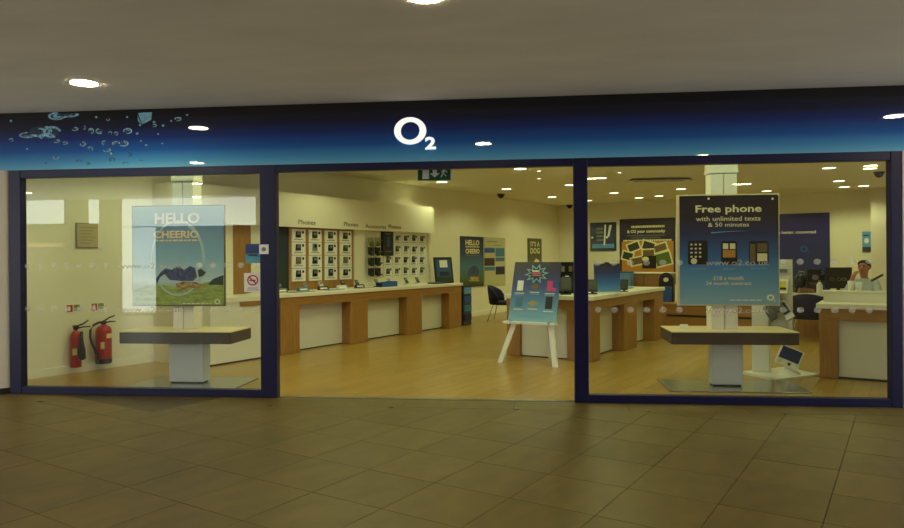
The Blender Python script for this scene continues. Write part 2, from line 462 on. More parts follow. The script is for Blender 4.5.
# ------------------------------------------------------------------ opposite shop signs that show as reflections in the glass
M_OPPSIGN = emis('backlit_white_sign', (0.92, 1.0, 0.92), 1.5)
M_OPPWARM = emis('warm_lit_window', (1.0, 0.55, 0.22), 0.7)
def opp(name, label, cat, x0, x1, y0, y1, m, poly=None):
    t0 = at_n(x0, 258, -OPP)[0]; t1 = at_n(x1, 258, -OPP)[0]; z1 = at_n((x0 + x1) / 2, y0, -OPP)[2]; z0 = max(0.02, at_n((x0 + x1) / 2, y1, -OPP)[2])
    r = thing(name, label, cat, FW((t0 + t1) / 2, OPP), ROT_F)
    w = abs(t1 - t0) / 2
    MB().box(-w - 0.03, w + 0.03, 0.002, 0.07, z0 - 0.02, z1 + 0.02).build('frame', M_DGREY, r)
    MB().box(-w, w, 0.07, 0.09, z0, z1).build('lit_face', m, r)
    return r
opp('lit_sign', 'large white backlit sign high on the opposite mall wall', 'sign', 124, 257, 198, 226, M_OPPSIGN)
opp('lit_column', 'tall white backlit panel standing on the opposite side', 'panel', 124, 157, 227.5, 312, M_OPPSIGN)
opp('lit_window', 'wide pale lit window high on the opposite wall', 'window', 29, 66, 197, 224, M_OPPSIGN)
opp('lit_window', 'narrow pale lit window high on the opposite wall', 'window', 91, 101, 197, 224, M_OPPSIGN)
opp('lit_strip', 'low orange lit strip on the opposite wall', 'light', 30, 66, 243, 247, M_OPPWARM)

# ------------------------------------------------------------------ shopfront: fascia, logo, frames, glass
F0, F1 = T_L0 - 1.21, T_R1 + 1.21
fas = thing('fascia_sign', 'long glossy black to blue fascia sign with water bubbles and white logo', 'sign', FO, ROT_F)
M_FASCIA = grad('fascia_print', Z_OPEN, CM, [(0.0, (112, 190, 228)), (0.12, (74, 158, 216)), (0.30, (18, 96, 182)), (0.52, (8, 46, 124)), (0.70, (8, 19, 60)), (0.88, (8, 8, 20)), (1.0, (7, 7, 14))], rough=0.6, coat=1.0, spec=0.1)
MB().box(F0, F1, -0.05, 0.10, Z_OPEN, CM - 0.002).build('fascia_panel', M_FASCIA, fas)
def fz(x, y): q = at_n(x, y, -0.052); return q[0], q[2]
# logo: heavy O and a small raised 2
ox, oz = fz(410.3, 131.0)
rx = (fz(427, 131)[0] - fz(393.8, 131)[0]) / 2; rz = (fz(410, 117.2)[1] - fz(410, 145)[1]) / 2
MB().ring(ox, oz, rx * 0.96, rz * 0.97, rx * 0.575, rz * 0.655, -0.075, -0.05, 48).build('letter_o', M_LOGO, fas)
x0, z0 = fz(425.3, 149); x1, _ = fz(436, 149); h = fz(430, 137.3)[1] - z0
text('digit_two', '2', M_LOGO, fas, x0, x1, z0, h, -0.05, 0.02, bold=0.03)
# printed bubbles
M_BTINT = mat('bubble_tint_print', (90, 140, 160), 0.4, alpha=0.22)
rnd = random.Random(3)
BUB = [(57, 116, 9, 4), (66, 115, 13, 2.5), (39, 131, 13, 6), (52, 132, 9, 6), (28, 135, 9, 3), (46, 136, 8, 3), (11, 121, 1.6, 1.6), (11, 140, 2.2, 2), (56, 141, 4, 2), (65, 143, 3, 1.6),
       (75, 129, 3.2, 2), (84, 127.5, 2, 2), (91, 131, 3, 3), (100, 131, 4.5, 3), (110, 133, 2, 1.8), (116, 133.5, 2.2, 2), (127.5, 131, 4.5, 3), (137, 133.5, 1.7, 1.6), (96, 117, 1.5, 1.4), (108, 119.5, 1.8, 1.4),
       (127, 117, 1.2, 1.2), (83, 144, 3, 2.5), (90, 149, 3, 2.5), (104, 143, 2.3, 2.5), (116, 143.5, 4, 2.4), (123.5, 143.5, 5, 3), (107, 150, 4, 2), (111, 153.5, 1.5, 1.5), (56, 157.5, 3, 2), (27, 149, 1.2, 1.2),
       (140, 125, 1.5, 1.4), (154, 122, 1.6, 1.4), (154.5, 125.5, 2.2, 1.6), (163, 125.5, 1.5, 1.3), (178, 119, 3.6, 2), (171, 121, 1.2, 1.1), (187, 115, 1.5, 1.2), (158, 134, 1.2, 1), (146, 145, 1.6, 1.2), (162, 143.5, 1.3, 1), (141, 141, 1.2, 1)]
DRK = [(79, 161, 3, 1.2), (87, 163.5, 3.2, 1.5), (112, 159.5, 3, 2), (125.5, 163, 3, 1), (129, 154.5, 3, 2), (141, 160.5, 2, 0.8), (113, 152, 2, 1), (46, 163, 1.2, 0.8)]
def ell(mb, x, y, rxp, ryp, yy, arc):
    cx, cz = fz(x, y); sx = abs(fz(x + rxp, y)[0] - cx); sz = abs(fz(x, y - ryp)[1] - cz)
    if arc and sx > 0.022:
        a0 = rnd.uniform(0, 2 * PI)
        mb.ring(cx, cz, sx, sz, sx * 0.74, sz * 0.64, yy - 0.001, yy + 0.001, 18, a0, a0 + rnd.uniform(3.2, 5.4))
        mb.ring(cx, cz, sx * 0.5, sz * 0.5, sx * 0.30, sz * 0.30, yy - 0.001, yy + 0.001, 10, a0 + 2, a0 + 4)
    else: mb.disc(cx, cz, sx * 0.8, sz * 0.8, yy - 0.001, yy + 0.001, 9)
for b in BUB:
    mb = MB(); ell(mb, *b, -0.0512, True); bo = mb.build('bubble_print', M_BUBBLE, fas)
    if b[2] > 2:
        mb = MB(); ell(mb, *b, -0.0505, False); mb.build('bubble_tint_print', M_BTINT, bo)
for b in DRK:
    mb = MB(); ell(mb, *b, -0.0512, True); mb.build('bubble_shadow_print', M_BUBBLED, fas)
sh = MB()   # the shard of ice above the bubbles
for tri in ([(138, 113), (152, 112), (142, 124)], [(142, 124.3), (152, 112.5), (151, 120)], [(137.5, 115), (141, 124), (138, 121)]):
    sh.plate([fz(*p) for p in reversed(tri)], -0.0525, -0.050)
sh.build('ice_print', mat('ice_print', (120, 175, 205), 0.4, var=0.35, vscale=20), fas)

BR, HR = 0.088, 2.595      # bottom rail top, header underside
def frame_bar(r, name, x0, x1, z0, z1, d=0.055):
    MB().box(x0, x1, -d, d, z0, z1).build(name, M_NAVY, r, bevel=0.006)
def window(name, label, x0, x1, x2, x3, dots, words):
    r = thing(name, label, 'window', FO, ROT_F, kind='structure')
    frame_bar(r, 'jamb', x0, x1, 0, Z_OPEN); frame_bar(r, 'jamb', x2, x3, 0, Z_OPEN)
    frame_bar(r, 'sill_rail', x1, x2, 0, BR, 0.05); frame_bar(r, 'head_rail', x1, x2, HR, Z_OPEN, 0.05)
    MB().box(x1, x2, -0.005, 0.005, BR, HR).build('pane', M_GLASS, r)
    me = MB().disc(0, 0, 0.038, 0.032, -0.0012, 0.0, 18).mesh('dot', M_FROST)
    for z in (1.535, 1.02):
        for t in dots:
            o = bpy.data.objects.new('dot', me); C.objects.link(o); o.parent = r; o.location = (t, -0.0056, z)
        for (w0, w1) in words: text('glass_lettering', 'www.o2.co.uk', M_FILMTXT, r, w0, w1, z - 0.035, 0.062, -0.0056, 0.0012)
    return r
ld = [TX(28) + 0.168 * k for k in range(7)]; ld = [t for t in ld if t < TX(112)] + [TX(200) + 0.168 * k for k in range(5) if TX(200) + 0.168 * k < T_D0 - 0.05]
rd = [TX(598) + 0.1745 * k for k in range(7)]; rd = [t for t in rd if t < TX(695)] + [TX(783) + 0.1745 * k for k in range(8) if TX(783) + 0.1745 * k < T_R0 - 0.05]
window('window_1', 'navy framed shop window at the left with dotted glass', T_L0, T_L1, T_D0, T_D1, ld, [(TX(118), TX(183))])
window('window_2', 'navy framed shop window at the right with dotted glass', T_E0, T_E1, T_R0, T_R1, rd, [(TX(706), TX(769))])
dr = thing('door_1', 'navy framed open doorway between the two shop windows', 'doorway', FO, ROT_F, kind='structure')
frame_bar(dr, 'head_rail', T_D1, T_E0, HR + 0.01, Z_OPEN, 0.05)
MB().box(T_D1, T_E0, 0.06, 0.20, HR + 0.065, Z_OPEN + 0.1).build('door_gear_box', M_BLACK, dr)
# stickers at the left edge of the doorway post
st = thing('no_smoking_sticker', 'white no smoking sticker on the left window glass', 'sticker', FO, ROT_F)
a, b = at_n(244, 273, -0.008), at_n(261.5, 292, -0.008)
MB().box(a[0], b[0], -0.0075, -0.0052, b[2], a[2]).build('sticker_sheet', M_SIGNWHITE, st)
cx, cz = (a[0] + b[0]) / 2, a[2] - 0.085
rg = MB().ring(cx, cz, 0.068, 0.062, 0.052, 0.047, -0.009, -0.0074, 24)
rg.plate([(cx - 0.048, cz + 0.03), (cx + 0.034, cz - 0.044), (cx + 0.046, cz - 0.033), (cx - 0.036, cz + 0.042)][::-1], -0.0088, -0.0074)
rg.build('prohibition_ring', M_SIGNRED, st)
MB().box(cx - 0.04, cx + 0.034, -0.0082, -0.0074, cz - 0.008, cz + 0.006).build('cigarette', M_BLACK, st)
for k in range(2): MB().box(cx - 0.075 + 0.012 * k, cx + 0.075 - 0.012 * k, -0.0082, -0.0074, b[2] + 0.02 + 0.022 * k, b[2] + 0.028 + 0.022 * k).build('print_line', M_MGREY, st)
a, b = at_n(259, 244.5, -0.06), at_n(268.5, 254, -0.06)
st = thing('post_sticker', 'small square white sticker on the navy door post', 'sticker', FO, ROT_F)
MB().box(a[0], b[0], -0.0585, -0.0555, b[2], a[2]).build('sticker_sheet', M_SIGNWHITE, st)
MB().disc((a[0] + b[0]) / 2, (a[2] + b[2]) / 2, 0.028, 0.025, -0.0595, -0.058, 12).build('emblem', M_MGREY, st)
a, b = at_n(245.5, 244, -0.008), at_n(261.5, 263, -0.008)
st = thing('picture_sticker', 'small blue seascape sticker above the no smoking sticker', 'sticker', FO, ROT_F)
MB().box(a[0], b[0], -0.0075, -0.0052, b[2], a[2]).build('sticker_sheet', grad('seascape_print', b[2], a[2], [(0, (96, 180, 190)), (0.4, (60, 150, 190)), (0.55, (20, 50, 110)), (1, (24, 60, 130))]), st)
MB().plate([(a[0] + 0.02, b[2] + 0.085), (b[0] - 0.02, b[2] + 0.075), (b[0] - 0.06, b[2] + 0.10), (a[0] + 0.05, b[2] + 0.105)], -0.0085, -0.0074).build('boat_print', M_DGREY, st)

# ------------------------------------------------------------------ downlights
def downlight(p, label, group, disc_m, r, colour, power, size, emitlight=True):
    o = thing('downlight', label, 'light', p, 0.0, group)
    MB().ring(0, 0, r * 1.18, r * 1.18, r * 0.98, r * 0.98, 0, 0.012, 28).build('bezel', M_SIGNWHITE, o, (0, 0, 0), (PI / 2, 0, 0))
    MB().lathe([(r, -0.006), (r, -0.001)], k=28).build('lamp_disc', disc_m, o)
    if emitlight:
        ld_ = bpy.data.lights.new('downlight_lamp', 'SPOT'); ld_.energy = power; ld_.color = colour; ld_.spot_size = math.radians(size); ld_.spot_blend = 0.42; ld_.shadow_soft_size = r * 0.9
        lo = bpy.data.objects.new('downlight_lamp', ld_); C.objects.link(lo); lo.parent = o; lo.location = (0, 0, -0.03)
    return o
q = AS(on_z(84, 83, CM)); q2 = AS(on_z(425, -4, CM))
ga, gs, sa_ = (q[0] + q2[0]) / 2, q[1], q2[1] - q[1]
mall_pts = [(ga, gs, 'round mall downlight at the upper left above the bubbles'), (ga, gs + sa_, 'round mall downlight cut by the top edge of the photo'),
            (ga + 3.63, gs + 2 * sa_, 'round mall downlight above the right shop window, out of frame')]
for i in range(0, 4):
    for j in range(-2, 5):
        if i == 0 and j in (0, 1): continue
        mall_pts.append((ga - 3.63 * i, gs + sa_ * j, 'round mall downlight behind the camera'))
for a, s, lab in mall_pts:
    p = W(a, s, CM); t, n, _ = TN(p)
    if n > -0.4 or n < OPP + 0.3 or t < -14.5 or t > 12.5: continue
    downlight(p, lab, 'mall ceiling downlights', M_DISC_M, 0.125, MALL_LIGHT, MALL_W, 160)
seen = [(442, 182), (506.5, 189), (552, 197), (570, 185), (601, 178), (614, 193), (644.5, 199), (659, 196), (605, 203.5), (681, 189), (746, 184), (773, 194), (829, 168), (870, 168.5), (839, 181), (847, 190), (866, 190)]
names = ['by the exit sign', 'above the easel, near the black dome camera', 'left of the door post, furthest from the doorway', 'hidden half behind the door post', 'just right of the door post', 'above the framed dark poster', 'above the orange poster', 'between orange poster and ceiling grille', 'nearest the back corner', 'left of the right poster top', 'right of the tall white pole', 'above the blue wall panel', 'nearest the right window head', 'beside the dome camera at right', 'second in the row at right', 'third in the row at right', 'last in the row at right']
for (x, y), nm in zip(seen, names):
    p = on_z(x, y, CS); qa, qs, _ = AS(p); p = W(min(qa, WB - 1.5), qs, CS)
    downlight(p, 'recessed round shop downlight ' + nm, 'shop ceiling downlights', M_DISC_S, 0.125, SHOP_LIGHT, SHOP_W, 152)
for a, s in [(6.3, -8.6), (9.6, -8.3), (9.8, -6.4), (12.4, -6.4), (11.4, -4.6), (12.0, -2.9), (14.6, -2.9), (12.2, -1.0), (9.4, -3.6), (11.5, 0.7), (17, 1.2), (6.9, -6.9)] + [AS(FW(t_, n_))[:2] for t_, n_ in ((-4.3, 0.45), (-2.7, 0.5), (-1.2, 1.4), (1.6, 1.3), (2.4, 0.5), (4.1, 0.5))]:  # unseen lamps added to brighten the shop front, left wall and display tables
    downlight(W(a, s, CS), 'unseen round shop downlight added to brighten the front of the shop', 'added shop downlights out of view', M_DISC_S, 0.125, SHOP_LIGHT, SHOP_W, 152)
for (x, y), nm in zip([(539, 170.5), (539, 178), (619.5, 172)], ['nearest the doorway head', 'left of the door post', 'right of the door post']):
    o = thing('ceiling_spot', 'tiny bright ceiling spot ' + nm, 'light', on_z(x, y, CS), 0, 'tiny ceiling spots')
    MB().lathe([(0.05, -0.012), (0.05, -0.001)], k=16).build('bezel', M_SIGNWHITE, o)
    MB().lathe([(0.03, -0.018), (0.036, -0.012)], k=16).build('lamp_disc', M_DISC_S, o)
for (x, y), nm in zip([(501, 194), (569.5, 205), (879, 172)], ['above the wall poster', 'near the back corner by the door post', 'at the right end of the shop window']):
    p = on_z(x, y, CS)
    o = thing('dome_camera', 'small black dome camera on the ceiling ' + nm, 'camera', p, 0, 'black ceiling dome cameras')
    MB().lathe([(0.105, -0.03), (0.11, 0.0)], k=20).build('mount', M_BLACK, o)
    MB().lathe([(0.004, -0.125), (0.03, -0.118), (0.06, -0.10), (0.085, -0.065), (0.095, -0.03)], k=20).build('dome', M_BLACK, o, smooth=True)
# ceiling cassette grille
a0, s0, _ = AS(on_z(632, 179, CS)); a1, s1, _ = AS(on_z(694, 176.5, CS))
g = thing('ceiling_grille', 'dark edged ceiling air grille with rounded corner', 'grille', W((a0 + a1) / 2, (s0 + s1) / 2, CS), ROT_F)
gw = (on_z(694, 177, CS) - on_z(630, 179, CS)).length / 2
pts = [(-gw, 0.10, -0.03), (-gw + 0.08, -0.02, -0.03), (-gw + 0.25, -0.05, -0.03), (gw - 0.3, -0.05, -0.03), (gw - 0.1, 0.02, -0.03), (gw, 0.22, -0.03)]
MB().tube(pts, 0.016, 8).build('front_edge', M_BLACK, g)
MB().prism([(-gw, 0.10), (-gw + 0.12, -0.03), (gw - 0.25, -0.03), (gw - 0.06, 0.05), (gw, 0.25), (gw, 0.75), (-gw, 0.75)], -0.022, 0.0).build('grille_plate', M_CEIL, g)
for k in range(4): MB().box(-gw + 0.12, gw - 0.12, 0.16 + 0.13 * k, 0.19 + 0.13 * k, -0.026, -0.021).build('slot', M_DGREY, g)
# exit sign hung just inside the doorway
p0 = at_n(418, 168, 0.35); p1 = at_n(452, 180, 0.35)
ex = thing('exit_sign', 'green hanging exit sign with down arrow and running man', 'sign', FW((p0[0] + p1[0]) / 2, 0.35), ROT_F)
w = (p1[0] - p0[0]) / 2; zt, zb = p0[2] + 0.03, p1[2]
MB().box(-w, w, -0.02, 0.02, zb, zt).build('sign_body', M_GREEN, ex)
for sx in (-1, 1): MB().box(sx * w * 0.7 - 0.008, sx * w * 0.7 + 0.008, -0.008, 0.008, zt, CS).build('hanger_rod', M_GREYL, ex)
MB().box(-w + 0.055, -w + 0.135, -0.024, -0.02, zb + 0.015, zt - 0.015).build('door_symbol', M_SIGNWHITE, ex)
zc = (zb + zt) / 2
MB().plate([(-0.025, zc + 0.04), (-0.025, zc - 0.01), (-0.06, zc - 0.01), (0, zc - 0.058), (0.06, zc - 0.01), (0.025, zc - 0.01), (0.025, zc + 0.04)], -0.024, -0.02).build('arrow', M_SIGNWHITE, ex)
rm = MB()
rm.disc(w * 0.56, zc + 0.047, 0.014, 0.014, -0.024, -0.02, 10)
for q_ in ([(0.50, .03), (0.62, .03), (0.55, -.015), (0.44, -.012)], [(0.62, .03), (0.76, .006), (0.75, -.006), (0.6, .012)], [(0.50, .03), (0.37, .012), (0.38, 0.0), (0.51, .014)], [(0.44, -.012), (0.52, -.014), (0.40, -.058), (0.34, -.056)], [(0.50, -.012), (0.56, -.015), (0.70, -.04), (0.66, -.052)]):
    rm.plate([(w * px, zc + pz) for px, pz in q_][::-1], -0.024, -0.02)
rm.build('running_man', M_SIGNWHITE, ex)
MB().box(w - 0.014, w, -0.023, -0.02, zb, zt).build('edge_strip', M_SIGNWHITE, ex)

# ------------------------------------------------------------------ two window display stands with hung posters
def stand(loc_t, n0, label, tab, ped, col, plate, ztop, dep):
    r = thing('display_stand', label, 'display stand', FW(loc_t, n0), ROT_F, 'window display stands')
    MB().box(plate[0], plate[1], plate[2], plate[3], 0.0, 0.018).build('base_plate', M_STEEL, r, bevel=0.004)
    MB().box(ped[0], ped[1], 0.0, 0.2, 0.035, ztop - 0.15).build('pedestal', M_GREYL, r, bevel=0.006)
    MB().box(ped[0] + 0.02, ped[1] - 0.02, 0.02, 0.18, 0.018, 0.035).build('pedestal_plinth', M_DGREY, r)
    MB().box(tab[0], tab[1], -0.2, dep - 0.2, ztop - 0.155, ztop - 0.012).build('table_box', M_DKWOOD, r, bevel=0.004)
    MB().box(tab[0], tab[1], -0.2, dep - 0.2, ztop - 0.012, ztop).build('table_top', M_PALEWOOD, r)
    cm = (col[0] + col[1]) / 2
    MB().box(col[0], cm - 0.004, 0.06, 0.30, ztop, 2.62).build('pole', M_WHITE, r, bevel=0.004)
    MB().box(cm + 0.004, col[1], 0.06, 0.30, ztop, 2.62).build('pole', M_WHITE, r, bevel=0.004)
    MB().box(col[0] + 0.01, col[1] - 0.01, 0.10, 0.26, ztop, CS).build('pole_core', M_DGREY, r)
    MB().box(col[0] - 0.014, col[1] + 0.014, 0.05, 0.31, 2.62, 2.66).build('collar', M_WHITE, r)
    MB().box(col[0] - 0.01, col[1] + 0.01, 0.06, 0.30, 2.66, CS).build('head_sleeve', M_WHITE, r)
    return r
LT = -3.52
stand(LT, 0.70, 'pale display stand with dark edged table behind the left window', (-0.78, 0.69), (-0.23, 0.23), (-0.20, 0.08), (-0.65, 0.78, -0.35, 0.48), 0.70, 0.64)
RT = 3.235
stand(RT, 0.98, 'pale display stand with dark edged table behind the right window', (-0.675, 0.785), (-0.155, 0.205), (-0.15, 0.165), (-0.735, 0.88, -0.34, 0.45), 0.70, 0.72)
sb = thing('display_card', 'tiny white card lying on the right display table', 'card', FW(at_n(685, 326, 1.1)[0], 1.15, 0.701), ROT_F)
MB().hexa([(-0.05, -0.03, 0), (0.05, -0.03, 0), (0.05, 0.03, 0), (-0.05, 0.03, 0), (-0.045, 0.0, 0.05), (0.045, 0.0, 0.05), (0.045, 0.028, 0.05), (-0.045, 0.028, 0.05)]).build('card_body', M_SIGNWHITE, sb)

def small_logo(parent, cx, cz, r, y, m=None):
    MB().ring(cx, cz, r, r * 0.9, r * 0.55, r * 0.5, y - 0.002, y, 20).build('logo_ring', m or M_PRINTW, parent)
    text('logo_digit', '2', m or M_PRINTW, parent, cx + r * 0.85, cx + r * 1.35, cz - r * 1.25, r * 0.8, y, 0.002)
def lines(parent, x0, x1, zs, y, h=0.012, m=None):
    mb = MB()
    for k, z in enumerate(zs):
        xx = x0
        rr = random.Random(k + int(abs(x0) * 100))
        e = x1 - (0.0 if k == 0 else (x1 - x0) * rr.uniform(0.0, 0.25))
        while xx < e - 0.01:
            w = rr.uniform(0.025, 0.075); mb.box(xx, min(xx + w, e), y - 0.0015, y, z, z + h); xx += w + 0.014
    mb.build('small_print', m or M_PRINTW, parent)

# right poster: Free phone
PZ0, PZ1 = 1.01, 2.34
rp = thing('phone_offer_poster', 'blue poster offering a free phone hung on the right display stand', 'poster', FW(RT, 0.98), ROT_F)
PX0, PX1 = 2.70 - RT, 3.86 - RT
M_OFFER = grad('offer_poster_print', PZ0, PZ1, [(0, (146, 182, 200)), (0.25, (92, 148, 194)), (0.45, (48, 98, 160)), (0.65, (32, 44, 90)), (0.8, (36, 26, 40)), (1, (34, 22, 26))])
MB().box(PX0 - 0.03, PX1 + 0.012, 0.0, 0.03, PZ0 - 0.012, PZ1 + 0.015).build('acrylic_holder', M_PALEWOOD, rp)
MB().box(PX0, PX1, -0.006, 0.0, PZ0, PZ1).build('poster_sheet', M_OFFER, rp)
def rpx(x, y): q = at_n(x, y, 0.974); return q[0] - RT, q[2]
def rtext(body, x0, x1, yb, yt, m=M_PRINTC, bold=0.0, name='poster_lettering'):
    a_, zb_ = rpx(x0, yb); b_, _ = rpx(x1, yb); _, zt_ = rpx((x0 + x1) / 2, yt); zb_ = rpx((x0 + x1) / 2, yb)[1]
    return text(name, body, m, rp, a_, b_, zb_, zt_ - zb_, -0.006, 0.003, bold)
rtext('Free phone', 695.5, 761.5, 212, 205, bold=0.02)
rtext('with unlimited texts', 696, 760.5, 220.8, 216.2, bold=0.006)
rtext('& 50 minutes', 708, 749, 226.6, 222.4, bold=0.006)
sw = MB()
for k in range(14):
    x0_, z0_ = rpx(711 + k * 2.6, 233 - 2.0 * math.sin((k + 1) / 9.0)); x1_, z1_ = rpx(711 + (k + 1) * 2.6, 233 - 2.0 * math.sin((k + 2) / 9.0))
    sw.plate([(x0_, z0_ - 0.008 * (1 - k / 15)), (x1_, z1_ - 0.008 * (1 - (k + 1) / 15)), (x1_, z1_ + 0.006 * (1 - k / 15)), (x0_, z0_ + 0.006 * (1 - k / 15))], -0.0075, -0.006)
sw.build('swoosh', M_LBLUE, rp)
rtext('\u00a318 a month', 713.5, 743.5, 280, 276, bold=0.004)
rtext('24 month contract', 706, 751.5, 285, 281.4, bold=0.004)
a_, z_ = rpx(730, 300.5); b_, _ = rpx(763, 300.5); lines(rp, a_, b_, [z_], -0.006, 0.010)
lx, lz = rpx(770.5, 297.5); small_logo(rp, lx, lz, 0.042, -0.006)
def poster_phone(parent, cx, z0, z1, w, style, y):
    o = MB().plate([(cx - w / 2 + 0.012, z0), (cx + w / 2 - 0.012, z0), (cx + w / 2, z0 + 0.015), (cx + w / 2, z1 - 0.02), (cx + w / 2 - 0.02, z1), (cx - w / 2 + 0.02, z1), (cx - w / 2, z1 - 0.02), (cx - w / 2, z0 + 0.015)], y - 0.004, y).build('phone_print', M_BLACK, parent)
    hh = z1 - z0
    if style == 0:
        for r_ in range(4):
            for c_ in range(3): MB().box(cx - w * 0.38 + c_ * w * 0.22, cx - w * 0.27 + c_ * w * 0.22, y - 0.006, y - 0.004, z1 - hh * (0.2 + r_ * 0.17), z1 - hh * (0.13 + r_ * 0.17)).build('key_print', M_PRINTC, o)
        MB().disc(cx - w * 0.2, z0 + hh * 0.14, w * 0.16, w * 0.16, y - 0.006, y - 0.004, 14).build('dial_print', M_PRINTC, o)
    elif style == 1:
        MB().box(cx - w * 0.38, cx + w * 0.38, y - 0.006, y - 0.004, z0 + hh * 0.3, z0 + hh * 0.62).build('screen_print', M_ORANGE, o)
        MB().box(cx - w * 0.38, cx - 0.01, y - 0.006, y - 0.004, z0 + hh * 0.66, z0 + hh * 0.9).build('screen_print', M_PRINTC, o)
        MB().box(cx + 0.01, cx + w * 0.38, y - 0.006, y - 0.004, z0 + hh * 0.66, z0 + hh * 0.9).build('screen_print', M_PRINTC, o)
    else:
        MB().box(cx - w * 0.45, cx - w * 0.18, y - 0.006, y - 0.004, z0 + hh * 0.12, z0 + hh * 0.88).build('screen_print', M_OLIVE, o)
        MB().box(cx - w * 0.08, cx + w * 0.42, y - 0.006, y - 0.004, z0 + hh * 0.52, z0 + hh * 0.9).build('screen_print', M_OLIVE, o)
        MB().box(cx - w * 0.08, cx + w * 0.42, y - 0.006, y - 0.004, z0 + hh * 0.12, z0 + hh * 0.46).build('screen_print', M_PRINTC, o)
    return o
for (x0, x1, y0, y1, stl) in [(688, 707.5, 240.5, 264.5, 0), (721, 737, 241, 264.5, 1), (749, 768.5, 241, 264, 2)]:
    a_, zb_ = rpx(x0, y1); b_, zt_ = rpx(x1, y0); poster_phone(rp, (a_ + b_) / 2, zb_, zt_, b_ - a_, stl, -0.006)
    lines(rp, a_ + 0.02, b_ - 0.02, [zb_ - 0.06], -0.006, 0.014, M_LBLUE)
for x in (708.5, 772.5):
    a_, z_ = rpx(x, 198.7); MB().disc(a_, z_, 0.014, 0.014, -0.012, -0.006, 10).build('fixing_stud', M_PRINTW, rp)

# left poster: HELLO / CHEERIO bubble landscape
lp = thing('landscape_poster', 'pale blue poster of green hills and a giant bubble on the left display stand', 'poster', FW(LT, 0.70), ROT_F)
LX0, LX1 = -4.23 - LT, -3.0 - LT
M_LAND = grad('landscape_print', 1.02, 2.29, [(0, (140, 158, 116)), (0.10, (130, 160, 96)), (0.20, (170, 190, 160)), (0.27, (200, 222, 224)), (0.5, (136, 184, 206)), (0.8, (100, 142, 176)), (1, (150, 186, 200))], noise=0.05)
MB().box(LX0 - 0.01, LX1 + 0.01, 0.0, 0.03, 1.005, 2.30).build('acrylic_holder', M_OLIVE, lp)
MB().box(LX0, LX1, -0.006, 0.0, 1.02, 2.29).build('poster_sheet', M_LAND, lp)
def lpx(x, y): q = at_n(x, y, 0.694); return q[0] - LT, q[2]
def lpoly(name, pts, m, y0=-0.008, y1=-0.006): return MB().plate([lpx(*p) for p in reversed(pts)], y0, y1).build(name, m, lp)
lpoly('hill_print', [(132.5, 304.5), (132.5, 290), (145, 285), (156, 284), (175, 287), (200, 284), (223.5, 278), (223.5, 304.5)], mat('hill_print', (156, 176, 84), 0.5, var=0.35, vscale=9, stretch=(1, 1, 3)), -0.0075)
lpoly('hill_print', [(208, 284.5), (213, 279), (223.5, 275), (223.5, 285)], M_DGRASS, -0.0085)
bubr = MB(); c0 = lpx(178, 258); rx_ = lpx(205, 258)[0] - c0[0]; rz_ = lpx(178, 220)[1] - c0[1]
bubr.ring(c0[0], c0[1], rx_, rz_, rx_ * 0.955, rz_ * 0.955, -0.0095, -0.006, 48)
bubr.ring(c0[0] + rx_ * 0.1, c0[1], rx_ * 0.86, rz_ * 0.9, rx_ * 0.80, rz_ * 0.86, -0.0095, -0.006, 24, -0.5, 1.2)
bubr.build('bubble_outline_print', mat('pale_bubble_print', (176, 208, 214), 0.45), lp)
lpoly('splash_print', [(156, 279), (161, 272), (166, 268), (172, 270), (175, 267), (180, 266), (184, 270), (190, 266), (195, 268), (197, 277), (193, 281), (182, 281), (170, 280), (165, 274), (160, 277), (157, 284)], mat('navy_splash_print', (62, 76, 120), 0.5, var=0.7, vscale=18), -0.0115)
lpoly('creature_print', [(176, 284), (183, 281.5), (196, 282), (206, 287), (198, 289), (190, 287.5), (183, 290), (177, 288)], mat('amber_print', (176, 146, 84), 0.5, var=0.7, vscale=25), -0.0115)
lpoly('leaf_print', [(199, 277), (198, 270), (201, 268.5), (206, 272.5), (203, 276)], M_DGRASS, -0.0115)
def ltext(body, x0, x1, yb, yt, m, bold):
    a_, zb_ = lpx(x0, yb); b_, _ = lpx(x1, yb); zt_ = lpx(x0, yt)[1]; text('poster_lettering', body, m, lp, a_, b_, zb_, zt_ - zb_, -0.011, 0.003, bold)
ltext('HELLO', 155, 200, 223.5, 213.5, M_PRINTW, 0.03)
ltext('CHEERIO', 154, 199, 238, 231, mat('tan_print', (244, 222, 184), 0.5), 0.03)
a_, z_ = lpx(155, 241.5); b_, _ = lpx(199, 241.5); lines(lp, a_, b_, [z_], -0.008, 0.022, M_PRINTC)
a_, z_ = lpx(183, 304); b_, _ = lpx(212, 304); lines(lp, a_, b_, [z_], -0.0095, 0.014)
lx, lz = lpx(217.5, 301.7); small_logo(lp, lx, lz, 0.038, -0.009)

